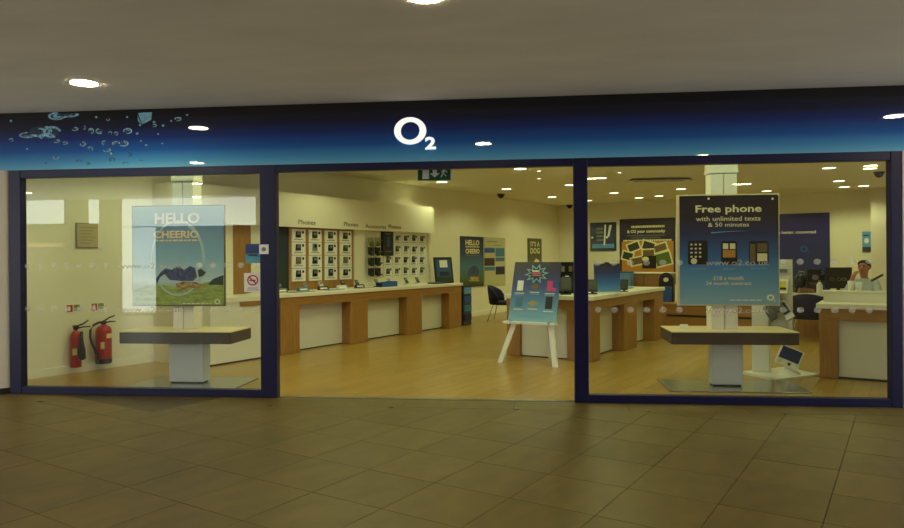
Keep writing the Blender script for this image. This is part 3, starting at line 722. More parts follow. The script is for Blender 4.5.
# ------------------------------------------------------------------ things on the left wall by the window
def wall_thing(name, label, cat, a, z=0.0, group=None): return thing(name, label, cat, W(a, WL, z), ROT_W, group)
e = wall_thing('fire_extinguisher', 'slim red fire extinguisher with black horn, nearer the window frame', 'extinguisher', 5.42, 0, 'wall fire extinguishers')
R = 0.072
MB().lathe([(R * 0.9, 0.09), (R, 0.10), (R, 0.50), (R * 0.93, 0.545), (R * 0.7, 0.585), (R * 0.38, 0.605), (R * 0.3, 0.62)], 0, -R - 0.02, 24).build('cylinder', M_RED, e, smooth=True)
MB().lathe([(0.03, 0.62), (0.034, 0.64), (0.034, 0.675), (0.02, 0.685)], 0, -R - 0.02, 14).build('valve', M_BLACK, e)
MB().hexa([(-0.05, -0.13, 0.66), (0.03, -0.13, 0.65), (0.03, -0.10, 0.65), (-0.05, -0.10, 0.66), (-0.05, -0.13, 0.685), (0.03, -0.13, 0.675), (0.03, -0.10, 0.675), (-0.05, -0.10, 0.685)]).tube([(0.0, -0.115, 0.67), (0.10, -0.115, 0.70), (0.17, -0.115, 0.745)], [0.013, 0.012, 0.009], 6).tube([(0.0, -0.115, 0.64), (0.10, -0.115, 0.655), (0.20, -0.115, 0.65)], [0.012, 0.011, 0.008], 6).build('handle', M_BLACK, e)
MB().lathe([(0.03, 0.20), (0.055, 0.22), (0.05, 0.34), (0.028, 0.46), (0.02, 0.60)], 0.02, -2 * R - 0.06, 14).build('discharge_horn', M_BLACK, e, smooth=True)
MB().box(-0.02, 0.02, -0.03, 0.0, 0.44, 0.52).build('wall_bracket', M_BLACK, e)
MB().box(-R * 0.9, -R * 0.35, -2 * R - 0.022, -2 * R + 0.03, 0.27, 0.36).build('label_print', M_CREAMLAB, e)
e = wall_thing('fire_extinguisher', 'stout red fire extinguisher with looped black hose and dark base', 'extinguisher', 5.81, 0, 'wall fire extinguishers')
R = 0.108
MB().lathe([(R * 0.98, 0.165), (R, 0.175), (R, 0.565), (R * 0.95, 0.60), (R * 0.75, 0.635), (R * 0.35, 0.655), (R * 0.26, 0.665)], 0, -R - 0.02, 28).build('cylinder', M_RED, e, smooth=True)
MB().lathe([(R * 0.94, 0.10), (R * 1.015, 0.11), (R * 1.015, 0.165), (R * 0.98, 0.172)], 0, -R - 0.02, 28).build('foot_ring', M_BLACK, e)
MB().lathe([(0.034, 0.665), (0.038, 0.68), (0.038, 0.71), (0.02, 0.72)], 0, -R - 0.02, 14).build('valve', M_BLACK, e)
MB().tube([(0.0, -R - 0.02, 0.71), (0.08, -R - 0.02, 0.755), (0.17, -R - 0.02, 0.785)], [0.014, 0.012, 0.009], 6).tube([(0.0, -R - 0.02, 0.685), (0.10, -R - 0.02, 0.70), (0.18, -R - 0.02, 0.695)], [0.013, 0.012, 0.008], 6).build('handle', M_BLACK, e)
MB().tube([(0, -R - 0.02, 0.695), (-0.08, -R - 0.03, 0.70), (-0.16, -R - 0.04, 0.67), (-0.215, -R - 0.05, 0.60), (-0.225, -R - 0.06, 0.50), (-0.20, -R - 0.07, 0.40), (-0.165, -R - 0.08, 0.32), (-0.145, -R - 0.09, 0.25), (-0.14, -R - 0.09, 0.14)], [0.017] * 7 + [0.022, 0.024], 8).build('hose', M_BLACK, e, smooth=True)
lab = MB()
for k in range(8):
    a0, a1 = -2.35 + k * 0.16, -2.35 + (k + 1) * 0.16
    for (zz0, zz1) in ((0.47, 0.535),):
        lab.quad((1.012 * R * math.cos(a0 + .6), -R - 0.02 + 1.012 * R * math.sin(a0 + .6), zz0), (1.012 * R * math.cos(a1 + .6), -R - 0.02 + 1.012 * R * math.sin(a1 + .6), zz0), (1.012 * R * math.cos(a1 + .6), -R - 0.02 + 1.012 * R * math.sin(a1 + .6), zz1), (1.012 * R * math.cos(a0 + .6), -R - 0.02 + 1.012 * R * math.sin(a0 + .6), zz1))
for k in range(4):
    a0, a1 = -2.5 + k * 0.12, -2.5 + (k + 1) * 0.12
    lab.quad(*[(1.012 * R * math.cos(an), -R - 0.02 + 1.012 * R * math.sin(an), zz) for an, zz in ((a0, 0.32), (a1, 0.32), (a1, 0.42), (a0, 0.42))])
lab.build('label_print', M_CREAMLAB, e)
MB().box(-0.02, 0.02, -0.03, 0.0, 0.50, 0.58).build('wall_bracket', M_BLACK, e)
for a0, lb in ((5.43, 'small red and green extinguisher notice nearer the window frame'), (5.79, 'small red and green extinguisher notice above the stout extinguisher')):
    s_ = wall_thing('extinguisher_notice', lb, 'sign', a0, 0.92, 'extinguisher notices')
    MB().box(-0.11, 0.11, -0.006, 0, -0.062, 0.062).build('sign_plate', M_SIGNWHITE, s_)
    MB().box(-0.09, -0.005, -0.008, -0.006, -0.05, 0.05).build('red_field', M_SIGNRED, s_)
    MB().box(-0.065, -0.035, -0.0095, -0.008, -0.035, 0.02).box(-0.058, -0.042, -0.0095, -0.008, 0.02, 0.035).build('bottle_symbol', M_SIGNWHITE, s_)
    MB().box(0.01, 0.095, -0.008, -0.006, 0.0, 0.05).build('green_field', mat('sign_olive_green', (120, 150, 60), 0.5), s_)
    MB().box(0.01, 0.095, -0.008, -0.006, -0.035, -0.027).box(0.01, 0.08, -0.008, -0.006, -0.018, -0.010).build('print_line', M_MGREY, s_)
s_ = wall_thing('wall_notice', 'grey framed rectangular notice high on the side wall', 'notice', 5.635, 1.96)
MB().box(-0.16, 0.16, -0.02, 0, -0.18, 0.18).build('backing', M_MGREY, s_)
MB().box(-0.145, 0.155, -0.024, -0.02, -0.165, 0.17).build('notice_sheet', mat('notice_sheet', (188, 172, 136), 0.6), s_)
mb = MB()
for k in range(6): mb.box(-0.11, 0.11 - 0.03 * (k % 3), -0.0255, -0.024, 0.11 - k * 0.045, 0.118 - k * 0.045)
mb.build('print_line', M_MGREY, s_)

# ------------------------------------------------------------------ left display unit and counter
DSF = -9.5           # face of display
BS0, BS1 = at_s(233, 260, DSF)[0], at_s(251, 260, DSF)[0]
du = thing('display_wall_unit', 'cream wall display unit with brown back panel and overhead bulkhead', 'display unit', (0, 0, 0), ROT_S)
MB().box(WL, DSF + 0.14, 6.78, 13.68, 2.19, 2.80).build('bulkhead', M_WALL, du)
MB().box(WL, DSF, 9.17, 10.96, 0.98, 2.19).build('brown_back_panel', M_WOOD, du)
MB().box(WL, DSF + 0.03, 10.96, 11.28, 0.98, 2.19).build('white_pilaster', M_WALL, du)
MB().box(WL, DSF, 11.28, 13.60, 0.98, 2.19).build('white_back_panel', M_WALL, du)
MB().box(WL, DSF + 0.05, 13.60, 13.68, 0.98, 2.19).build('end_panel', M_WALL, du)
MB().box(WL, DSF, BS0, BS1, 0.98, 2.19).build('brown_side_panel', M_WOOD, du)
MB().box(WL, DSF - 0.01, 8.75, 9.17, 0.98, 2.19).build('dark_side_panel', grad('hill_poster_print', 0.98, 2.19, [(0, (30, 42, 40)), (0.4, (44, 62, 58)), (0.7, (40, 58, 84)), (1, (34, 44, 66))], noise=0.2), du)
MB().box(WL, DSF + 0.14, 6.70, 6.78, 0.0, 2.80).build('end_panel', M_WALL, du)
MB().box(WL, DSF, 6.78, BS0, 0.98, 2.19).build('white_back_panel', M_WALL, du)
MB().box(WL, DSF, BS1, 8.75, 0.98, 2.19).build('white_back_panel', M_WALL, du)
for (x0, x1, yb, word) in [(298.5, 315.5, 224, 'Phones'), (344, 358, 226, 'Phones'), (365.5, 386, 227.8, 'Accessories'), (388.5, 401, 228.3, 'Phones')]:
    pa_, pb_ = at_s(x0, yb, DSF + 0.142), at_s(x1, yb, DSF + 0.142)
    tx = wall_text = text('bulkhead_lettering', word, M_TXTGREY, None, pa_[0], pb_[0], 0, 0.085, 0, 0.006)
    tx.parent = du; tx.location = (DSF + 0.14, 0, pa_[2]); tx.rotation_euler = (0, 0, PI / 2)

rows = ['top row', 'second row', 'third row', 'bottom row']
ords = ['first', 'second', 'third', 'fourth', 'fifth', 'sixth']
tints = [M_BLACK, M_DGREY, M_BLACK, M_OLIVE, M_DGRASS, M_BLACK, M_DGREY, M_MGREY]
def phone_card(label, group, a, z, w, h, k, s=DSF):
    o = thing('phone_card', label, 'display card', W(a, s, z), ROT_W, group)
    MB().box(-w / 2, w / 2, -0.022, 0.0, 0, h).build('card', M_SIGNWHITE, o)
    rr = random.Random(k * 13 + 5)
    m = tints[rr.randrange(len(tints))]
    pw, ph = w * 0.34, h * rr.uniform(0.46, 0.60)
    cx = -w * 0.08; z0 = h * 0.34
    ob = MB().plate([(cx - pw / 2, z0), (cx + pw / 2, z0), (cx + pw / 2, z0 + ph), (cx - pw / 2 + 0.01, z0 + ph)], -0.045, -0.022).build('handset', m, o)
    MB().box(cx - pw * 0.3, cx + pw * 0.3, -0.048, -0.045, z0 + ph * 0.45, z0 + ph * 0.85).build('handset_screen', M_MGREY if m is not M_MGREY else M_BLACK, ob)
    MB().box(w * 0.24, w * 0.36, -0.03, -0.022, h * 0.66, h * 0.86).build('price_tag', M_BLACK, o)
    MB().box(-w * 0.36, w * 0.30, -0.0235, -0.022, h * 0.16, h * 0.21).build('print_line', M_MGREY, o)
    return o
k = 0
for r_ in range(4):
    for c_ in range(4):
        k += 1
        a = 9.40 + 0.435 * c_; z = 1.93 - r_ * 0.245 + (0.0 if r_ < 3 else -0.0)
        phone_card('white phone card in the %s, %s column of the brown display panel' % (rows[r_], ords[c_]), 'phone cards on the brown panel', a, z - 0.01, 0.345, 0.236, k)
for r_ in range(4):
    n_ = 4 if r_ < 2 else 5
    for c_ in range(n_):
        k += 1
        a = 13.36 - 0.315 * (n_ - 1 - c_) - (0.0 if r_ < 2 else 0.02)
        phone_card('small white phone card in the %s, %s column beside the black price poster' % (rows[r_], ords[c_]), 'phone cards on the white panel', a, 1.92 - r_ * 0.245, 0.285, 0.228, k)
pp = thing('price_poster', 'narrow black poster with blue handset among the white cards', 'poster', W(12.04, DSF, 1.66), ROT_W)
MB().box(-0.18, 0.18, -0.06, -0.0, 0, 0.52).build('poster_sheet', mat('poster_black', (34, 26, 30), 0.4), pp)
MB().plate([(-0.05, 0.20), (0.05, 0.20), (0.05, 0.42), (-0.05, 0.42)], -0.064, -0.06).build('phone_print', M_MBLUE, pp)
MB().box(-0.11, 0.11, -0.062, -0.06, 0.08, 0.10).box(-0.09, 0.09, -0.062, -0.06, 0.46, 0.48).build('print_line', M_MGREY, pp)
# accessory rack: hooks with packets
for r_, z in enumerate((1.86, 1.66, 1.44, 1.22)):
    for c_ in range(2):
        a = 11.42 + 0.22 * c_
        o = thing('accessory_packet', '%s accessory packet on the %s, %s hook of the narrow rack' % ('pale' if r_ == 0 else 'black', rows[r_].replace('row', 'hook row'), ['near', 'far'][c_]), 'packet', W(a, DSF, z), ROT_W, 'accessory packets on hooks')
        m = mat('sage_packet', (150, 150, 110), 0.5) if r_ == 0 else M_BLACK
        MB().tube([(0, 0.0, 0.16), (0, -0.12, 0.16)], 0.005, 6).build('hook', M_CHROME, o)
        MB().box(-0.08, 0.08, -0.10, -0.07, 0.03, 0.18).build('backing_card', m, o)
        MB().lathe([(0.03, 0.0), (0.055, 0.02), (0.055, 0.08), (0.03, 0.10)], 0.0, -0.105, 10).build('blister', M_DGREY if r_ else M_GRASS, o)
for r_ in range(4):
    o = thing('accessory_box', 'thin black accessory box clipped beside the black poster, %s' % rows[r_], 'box', W(11.79, DSF, 1.97 - 0.245 * r_), ROT_W, 'thin black boxes')
    MB().box(-0.05, 0.06, -0.05, 0, 0, 0.035).build('box_body', M_BLACK, o); MB().box(-0.045, 0.055, -0.052, -0.05, 0.01, 0.025).build('box_label', M_MGREY, o)

def counter(name, label, loc, rot, L, D, top_z, legs, panels, group='white topped oak counters', end=None, back=True):
    """Local x along the front (0..L), y = depth (0 = front)."""
    r = thing(name, label, 'counter', loc, rot, group)
    MB().box(-0.03, L + 0.03, -0.03, D, top_z - 0.065, top_z).build('worktop', M_WHITE, r, bevel=0.008)
    MB().box(0, L, 0.0, D - 0.02, top_z - 0.22, top_z - 0.065).build('apron', M_WOODH, r)
    for (x0, x1) in legs: MB().box(x0, x1, 0.0, min(0.45, D - 0.02), 0, top_z - 0.22).build('leg', M_WOOD, r, bevel=0.012)
    for (x0, x1) in panels:
        MB().box(x0, x1, 0.22, 0.25, 0.02, top_z - 0.22).build('infill_panel', M_PANEL, r)
        MB().box(x0, x1, 0.225, 0.25, 0.0, 0.02).build('plinth', M_DGREY, r)
    return r
lc = counter('phone_counter', 'long white topped oak counter along the left display wall', W(8.2, -8.7), ROT_W, 5.64, 0.79, 1.02, [(0, 0.44), (1.75, 2.25), (3.52, 4.05), (5.12, 5.64)], [(0.44, 1.75), (2.25, 3.52), (4.05, 5.12)])
lc2 = thing('white_cabinet', 'plain white low cabinet at the window end of the left counter', 'cabinet', W(6.80, -8.7), ROT_W)
MB().box(0, 1.36, 0, 0.78, 0.03, 0.94).build('body', M_WHITE, lc2)
MB().box(0.02, 1.36, 0.02, 0.76, 0.0, 0.03).build('plinth', M_DGREY, lc2)
MB().box(-0.01, 1.36, -0.02, 0.78, 0.94, 1.01).build('worktop', M_WHITE, lc2)
MB().box(0.55, 1.30, -0.015, 0.05, 0.86, 0.935).build('oak_rail', M_WOODH, lc2)

def dummy_phone(label, group, a, s, z, rot, m, w=0.09, h=0.12):
    o = thing('dummy_handset', label, 'phone', W(a, s, z), rot, group)
    MB().hexa([(-w * .6, -0.05, 0), (w * .6, -0.05, 0), (w * .6, 0.05, 0), (-w * .6, 0.05, 0), (-w * .45, -0.01, 0.03), (w * .45, -0.01, 0.03), (w * .45, 0.03, 0.06), (-w * .45, 0.03, 0.06)]).build('stand', M_WHITE2, o)
    b_ = MB().hexa([(-w / 2, -0.03, 0.03), (w / 2, -0.03, 0.03), (w / 2, -0.015, 0.022), (-w / 2, -0.015, 0.022), (-w / 2, 0.04, 0.03 + h), (w / 2, 0.04, 0.03 + h), (w / 2, 0.055, 0.022 + h), (-w / 2, 0.055, 0.022 + h)]).build('handset', m, o)
    MB().hexa([(-w * .38, -0.0085, 0.05 + .01), (w * .38, -0.0085, 0.06), (w * .38, -0.006, 0.058), (-w * .38, -0.006, 0.058), (-w * .38, 0.030, 0.02 + h), (w * .38, 0.030, 0.02 + h), (w * .38, 0.0335, 0.018 + h), (-w * .38, 0.0335, 0.018 + h)]).build('screen', M_MGREY, b_)
    return o
for k in range(9):
    a = 8.75 + 0.52 * k + (0.1 if k % 2 else 0)
    dummy_phone('small dummy handset on the left counter, %s from the door post' % (ords + ['seventh', 'eighth', 'ninth'])[k], 'dummy handsets on the left counter', a, -9.28, 1.02, ROT_W, [M_DGREY, M_MGREY, M_GREYL, M_BLACK][k % 4])
for k, (a, s, w, d, m, lb) in enumerate([(8.9, -8.93, 0.5, 0.2, M_DGREY, 'dark flat mat at the door end of the left counter'), (9.75, -8.93, 0.4, 0.18, M_TEAL, 'teal flat leaflet mat on the left counter'), (10.6, -8.93, 0.4, 0.18, M_MGREY, 'grey flat leaflet mat on the left counter')]):
    o = thing('counter_mat', lb, 'mat', W(a, s, 1.02), ROT_W, 'flat mats on the left counter')
    MB().box(-w / 2, w / 2, -d / 2, d / 2, 0, 0.008).build('mat_sheet', m, o)
    MB().box(-w / 2 + 0.03, w / 2 - 0.03, -d / 2 + 0.02, -d / 2 + 0.05, 0.008, 0.010).build('print_line', M_SIGNWHITE, o)
o = thing('leaflet_tray', 'blue leaflet tray on the left counter below the rack', 'tray', W(11.35, -8.98, 1.02), ROT_W)
MB().box(-0.24, 0.26, -0.10, 0.12, 0, 0.02).build('tray_base', M_DBLUE, o)
MB().box(-0.24, 0.26, -0.11, -0.10, 0, 0.105).build('tray_front', M_MBLUE, o)
for k in range(3): MB().box(-0.21 + k * 0.16, -0.08 + k * 0.16, -0.09, 0.08, 0.02, 0.09 + 0.01 * k).build('leaflet', [M_DBLUE, M_TEAL, M_MBLUE][k], o)
for k in range(5):
    a = 8.62 + 0.52 * k
    o = thing('price_plate', 'small grey tilted price plate on the left counter, %s from the door post' % ords[k], 'price plate', W(a, -9.12, 1.02), ROT_W, 'price plates on the left counter')
    MB().hexa([(-0.13, -0.04, 0), (0.13, -0.04, 0), (0.13, 0.03, 0), (-0.13, 0.03, 0), (-0.12, 0.0, 0.07), (0.12, 0.0, 0.07), (0.12, 0.03, 0.07), (-0.12, 0.03, 0.07)]).build('plate_body', [M_MGREY, M_TEAL, M_DGREY, M_GREYL, M_DBLUE][k], o)
    MB().hexa([(-0.10, -0.037, 0.02), (0.08, -0.037, 0.02), (0.08, -0.02, 0.02), (-0.10, -0.02, 0.02), (-0.10, -0.020, 0.045), (0.08, -0.020, 0.045), (0.08, -0.01, 0.045), (-0.10, -0.01, 0.045)]).build('plate_label', M_SIGNWHITE, o)
# tent sign at far end, flat brochures
def tent(name, label, loc, rot, w, h, m, group=None):
    o = thing(name, label, 'counter sign', loc, rot, group)
    MB().hexa([(-w / 2, -0.02, 0), (w / 2, -0.02, 0), (w / 2, 0, 0), (-w / 2, 0, 0), (-w / 2, 0.09, h), (w / 2, 0.09, h), (w / 2, 0.105, h), (-w / 2, 0.105, h)]).build('sign_panel', m, o)
    MB().hexa([(-w / 4, 0.18, 0), (w / 4, 0.18, 0), (w / 4, 0.19, 0), (-w / 4, 0.19, 0), (-w / 4, 0.09, h * .8), (w / 4, 0.09, h * .8), (w / 4, 0.10, h * .8), (-w / 4, 0.10, h * .8)]).build('rear_strut', M_BLACK, o)
    return o
ta_ = at_s(444.5, 281, -9.1)
o = tent('tent_sign', 'dark framed blue card sign leaning at the far end of the left counter', W(ta_[0], -9.1, 1.02), ROT_W + 0.5 * 0 - 0.45, 0.50, 0.60, M_BLACK)
def on_tilt(o, x0, x1, z0, z1, m, name, hh, back=0.09, dy=0.006):
    f = lambda z: -0.02 + (0.11) * z / hh - dy
    MB().hexa([(x0, f(z0), z0), (x1, f(z0), z0), (x1, f(z0) + .01, z0), (x0, f(z0) + .01, z0), (x0, f(z1), z1), (x1, f(z1), z1), (x1, f(z1) + .01, z1), (x0, f(z1) + .01, z1)]).build(name, m, o)
on_tilt(o, -0.20, 0.20, 0.14, 0.55, mat('dusk_blue_print', (48, 84, 140), 0.5), 'sky_print', 0.6)
on_tilt(o, -0.22, 0.22, 0.03, 0.14, M_DGRASS, 'meadow_print', 0.6)
on_tilt(o, -0.10, 0.11, 0.36, 0.53, M_SIGNWHITE, 'white_square_print', 0.6, dy=0.010)
on_tilt(o, -0.12, 0.14, 0.16, 0.26, M_DBLUE, 'dark_print', 0.6, dy=0.010)
pb_ = at_s(452, 284, -8.95)
o = thing('brochure', 'dark blue brochure lying at the far end of the left counter', 'brochure', W(13.3, -8.92, 1.02), ROT_W)
MB().box(-0.35, 0.35, -0.12, 0.12, 0, 0.03).build('cover', M_DBLUE, o); MB().box(-0.33, 0.352, -0.118, 0.121, 0.006, 0.024).build('pages', M_SIGNWHITE, o); MB().box(-0.30, 0.0, -0.08, 0.08, 0.03, 0.031).build('cover_print', M_LBLUE, o)
# narrow leaflet stand beyond the counter end
la = at_s(465, 300, -8.9)
o = thing('leaflet_rack', 'narrow dark leaflet rack standing past the end of the left counter', 'rack', W(14.12, -8.75), ROT_W)
MB().box(-0.12, 0.24, 0, 0.22, 0.0, 0.95).build('rack_body', M_DGREY, o)
for k in range(4): MB().box(-0.10, 0.22, -0.02, 0.0, 0.12 + k * 0.21, 0.27 + k * 0.21).build('leaflet', [M_DBLUE, M_TEAL, M_MBLUE, M_LBLUE][k], o)

# ------------------------------------------------------------------ posters on the left wall and the back wall
a0, a1 = at_s(460, 260, WL)[0], at_s(482.8, 260, WL)[0]
z1, z0 = at_s(470, 236.5, WL)[2], at_s(470, 287, WL)[2]
o = thing('landscape_wall_poster', 'dark green and blue wall poster beyond the left counter', 'poster', W((a0 + a1) / 2, WL, z0), ROT_W)
w, h = (a1 - a0), z1 - z0
MB().box(-w / 2, w / 2, -0.025, 0, 0, h).build('poster_sheet', grad('wall_landscape_print', 0, h, [(0, (30, 42, 26)), (0.14, (66, 84, 40)), (0.25, (70, 110, 90)), (0.45, (70, 116, 150)), (0.7, (40, 64, 104)), (1, (34, 44, 70))], noise=0.06), o)
MB().plate([(-0.26, 0.30), (0.30, 0.28), (0.36, 0.44), (0.22, 0.56), (0.05, 0.58), (-0.12, 0.52), (-0.22, 0.40)], -0.028, -0.025).build('splash_print', MATS['navy_splash_print'], o)
MB().plate([(-0.20, 0.16), (0.35, 0.14), (0.30, 0.27), (-0.1, 0.28)], -0.028, -0.025).build('flower_print', MATS['amber_print'], o)
text('poster_lettering', 'HELLO', M_PRINTC, o, -w * 0.30, w * 0.31, h * 0.83, h * 0.10, -0.025, 0.004, 0.03)
lines(o, -w * 0.30, w * 0.31, [h * 0.785], -0.025, 0.03, M_PRINTC)
text('poster_lettering', 'CHEERIO', M_PRINTC, o, -w * 0.30, w * 0.31, h * 0.665, h * 0.09, -0.025, 0.004, 0.03)
lines(o, -w * 0.30, w * 0.31, [h * 0.615], -0.025, 0.022, M_MGREY)
a2 = at_s(504.8, 260, WL)[0]
o = thing('photo_grid_poster', 'cream wall poster with a staggered grid of blue photos', 'poster', W((a1 + a2) / 2 + 0.02, WL, z0), ROT_W)
w = a2 - a1 - 0.06
MB().box(-w / 2, w / 2, -0.025, 0, 0, h).build('poster_sheet', mat('grid_poster_cream', (196, 190, 152), 0.5), o)
for (x0, x1, y0, y1, m) in [(-0.5, -0.02, .68, .78, M_MBLUE), (0.02, 0.46, .60, .78, M_TEAL), (-0.5, -0.03, .41, .57, mat('plum_photo_print', (56, 36, 48))), (0.02, 0.46, .50, .58, M_TEAL), (-0.5, -0.02, .31, .39, M_TEAL), (0.02, 0.47, .22, .39, M_DBLUE)]:
    MB().box(x0 * w, x1 * w * 0.98, -0.028, -0.025, y0 * h, y1 * h).build('photo_print', m, o)
lines(o, -0.4 * w, 0.1 * w, [h * 0.9], -0.025, 0.03, M_MGREY); lines(o, -0.1 * w, 0.3 * w, [h * 0.83], -0.025, 0.02, M_MGREY)
a0, a1 = at_s(527.5, 250, WL)[0], at_s(541, 250, WL)[0]; z1 = at_s(534, 238.5, WL)[2]
o = thing('small_wall_poster', 'narrow grey poster with cream capitals behind the easel sign', 'poster', W((a0 + a1) / 2, WL, 1.25), ROT_W)
w, h = a1 - a0, z1 - 1.25
MB().box(-w / 2, w / 2, -0.025, 0, 0, h).build('poster_sheet', mat('slate_poster', (92, 92, 70), 0.5), o)
text('poster_lettering', "IT'S A", M_PRINTC, o, -w * 0.34, w * 0.34, h * 0.74, h * 0.15, -0.025, 0.004, 0.02)
text('poster_lettering', 'DOG', M_PRINTC, o, -w * 0.34, w * 0.34, h * 0.50, h * 0.18, -0.025, 0.004, 0.02)
MB().plate([(-0.2, 0.02), (0.25, 0.02), (0.30, 0.25), (0.05, 0.32), (-0.1, 0.2)], -0.028, -0.025).build('photo_print', M_PRINTC, o)

def back_poster(name, label, x0, x1, y0, y1, m, cat='poster', thick=0.03):
    xm, ym = (x0 + x1) / 2, (y0 + y1) / 2
    s0, s1 = at_a(x0, ym, WB)[1], at_a(x1, ym, WB)[1]; z1, z0 = at_a(xm, y0, WB)[2], at_a(xm, y1, WB)[2]
    o = thing(name, label, cat, W(WB, (s0 + s1) / 2, z0), ROT_S)
    w, h = s1 - s0, z1 - z0
    MB().box(-w / 2, w / 2, -thick, 0, 0, h).build('poster_sheet', m, o)
    return o, w, h
o, w, h = back_poster('framed_poster', 'glossy dark framed poster on the back wall just right of the door post', 590.5, 616.5, 222.5, 251, mat('gloss_dark_print', (46, 62, 104), 0.08, coat=1.0))
MB().box(-w * .42, w * .42, -0.034, -0.03, h * .1, h * .25).build('strip_print', M_LBLUE, o)
MB().plate([(w * .02, h * .2), (w * .08, h * .2), (w * .12, h * .92), (w * .06, h * .92)], -0.036, -0.03).plate([(w * .17, h * .5), (w * .24, h * .5), (w * .34, h * .9), (w * .24, h * .9)], -0.036, -0.03).build('pale_glint', M_SIGNWHITE, o)  # slanted pale streaks paint a reflection on the glossy poster
for k in range(4): MB().box(-w * .25, w * .0, -0.034, -0.03, h * (.35 + .13 * k), h * (.43 + .13 * k)).build('tile_print', M_MGREY, o)
for sx in (-.42, .15): MB().disc(w * sx, h * .48, 0.04, 0.04, -0.036, -0.03, 10).build('stud_print', M_SIGNWHITE, o)
o, w, h = back_poster('community_poster', 'purple and orange poster with scattered photographs on the back wall', 620, 675.5, 218.5, 284, mat('aubergine_print', (44, 34, 66), 0.4))
MB().box(-w * .46, w * .47, -0.033, -0.03, 0.0, h * .65).build('orange_field', M_ORANGE, o)
for k, (cx, cz, aw, ah, an, m) in enumerate([(-.24, .57, .10, .055, .35, M_DGREY), (.03, .58, .10, .06, -.3, M_DGREY), (.24, .55, .11, .05, .3, M_OLIVE), (-.35, .43, .09, .055, -.25, M_DGRASS), (.03, .47, .10, .05, .05, M_OLIVE), (.29, .38, .13, .09, .25, M_GRASS), (-.18, .35, .10, .05, .2, M_OLIVE)]):
    def rot2(dx, dz): return (w * cx + dx * math.cos(an) - dz * math.sin(an), h * cz + dx * math.sin(an) + dz * math.cos(an))
    e = 0.045
    W_, H_ = w * aw, h * ah
    pr = MB().plate([rot2(-W_ - e, -H_ - e), rot2(W_ + e, -H_ - e), rot2(W_ + e, H_ + e), rot2(-W_ - e, H_ + e)], -0.036 - k * .001, -0.033).build('photo_border', M_PRINTC, o)
    MB().plate([rot2(-W_, -H_), rot2(W_, -H_), rot2(W_, H_), rot2(-W_, H_)], -0.038 - k * .001, -0.034).build('photo_print', m, pr)
MB().box(-w * .08, w * .17, -0.050, -0.033, h * .24, h * .43).build('camera_print', M_BLACK, o)
MB().disc(-w * .02, h * .38, w * .06, w * .045, -0.053, -0.05, 16).build('lens_print', M_PRINTC, o)
lines(o, -w * .28, w * .33, [h * .86], -0.03, 0.07, M_PRINTC)
text('poster_lettering', '& O2 your community', M_PRINTC, o, -w * .36, w * .33, h * .785, h * .045, -0.03, 0.004, 0.03)
lines(o, -w * .36, w * .33, [h * .735], -0.03, 0.03, M_MGREY); lines(o, -w * .28, w * .25, [h * .70], -0.03, 0.03, M_MGREY)
lines(o, -w * .43, w * .44, [h * .655], -0.033, 0.05, M_PRINTC)
o, w, h = back_poster('blue_wall_panel', 'large deep blue wall panel with a white slogan line', 768, 830, 213.5, 300, grad('blue_panel_print', 0, 2.2, [(0, (44, 56, 110)), (0.6, (38, 44, 108)), (1, (40, 36, 116))]), 'panel')
sx0 = at_a(770, 233, WB)[1]; sx1 = at_a(816, 233, WB)[1]; sc = AS(o.location)[1]; zb = at_a(800, 233.5, WB)[2] - o.location.z
text('slogan_lettering', "we're better, connected", M_PRINTW, o, sx0 - sc, sx1 - sc, zb, 0.085, -0.03, 0.004, 0.02)
lx = at_a(804, 249, WB); small_logo(o, lx[1] - sc, lx[2] - o.location.z, 0.10, -0.03, M_MBLUE)
o, w, h = back_poster('small_blue_poster', 'small sky blue poster beside the pale pier', 862.3, 871, 231.5, 252, M_LBLUE)
MB().box(-w * .5, w * .5, -0.033, -0.03, 0, h * .25).build('dark_band', M_DGREY, o)
MB().disc(0, h * .55, w * .28, h * .13, -0.033, -0.03, 14).build('cloud_print', M_SIGNWHITE, o)
MB().box(-w * .4, w * .3, -0.033, -0.03, h * .78, h * .84).build('strip_print', M_DBLUE, o)

# ------------------------------------------------------------------ centre island counter
isl = thing('island_counter', 'white topped oak island counter behind the easel and door post', 'counter', W(10.1, -5.48), ROT_S, 'white topped oak counters')
IL, ID, IT = 1.48, 3.72, 1.0
MB().box(-0.03, IL + 0.03, -0.03, ID + 0.03, IT - 0.065, IT).build('worktop', M_WHITE, isl, bevel=0.008)
MB().box(0, IL, 0, ID, IT - 0.20, IT - 0.065).build('apron', M_WOODH, isl)
for (x0, x1, y0, y1) in [(0, 0.24, 0, 0.45), (IL - 0.42, IL, 0, 0.33), (IL - 0.45, IL, 1.45, 2.12), (IL - 0.45, IL, 3.15, ID), (0, 0.24, 3.2, ID)]:
    MB().box(x0, x1, y0, y1, 0, IT - 0.20).build('leg', M_WOOD, isl, bevel=0.012)
MB().box(0.24, IL - 0.42, 0.06, 0.09, 0.02, IT - 0.20).build('infill_panel', M_PANEL, isl); MB().box(0.24, IL - 0.42, 0.065, 0.09, 0, 0.02).build('plinth', M_DGREY, isl)
for (y0, y1) in ((0.33, 1.45), (2.12, 3.15)):
    MB().box(IL - 0.25, IL - 0.22, y0, y1, 0.02, IT - 0.20).build('infill_panel', M_PANEL, isl); MB().box(IL - 0.25, IL - 0.225, y0, y1, 0, 0.02).build('plinth', M_DGREY, isl)
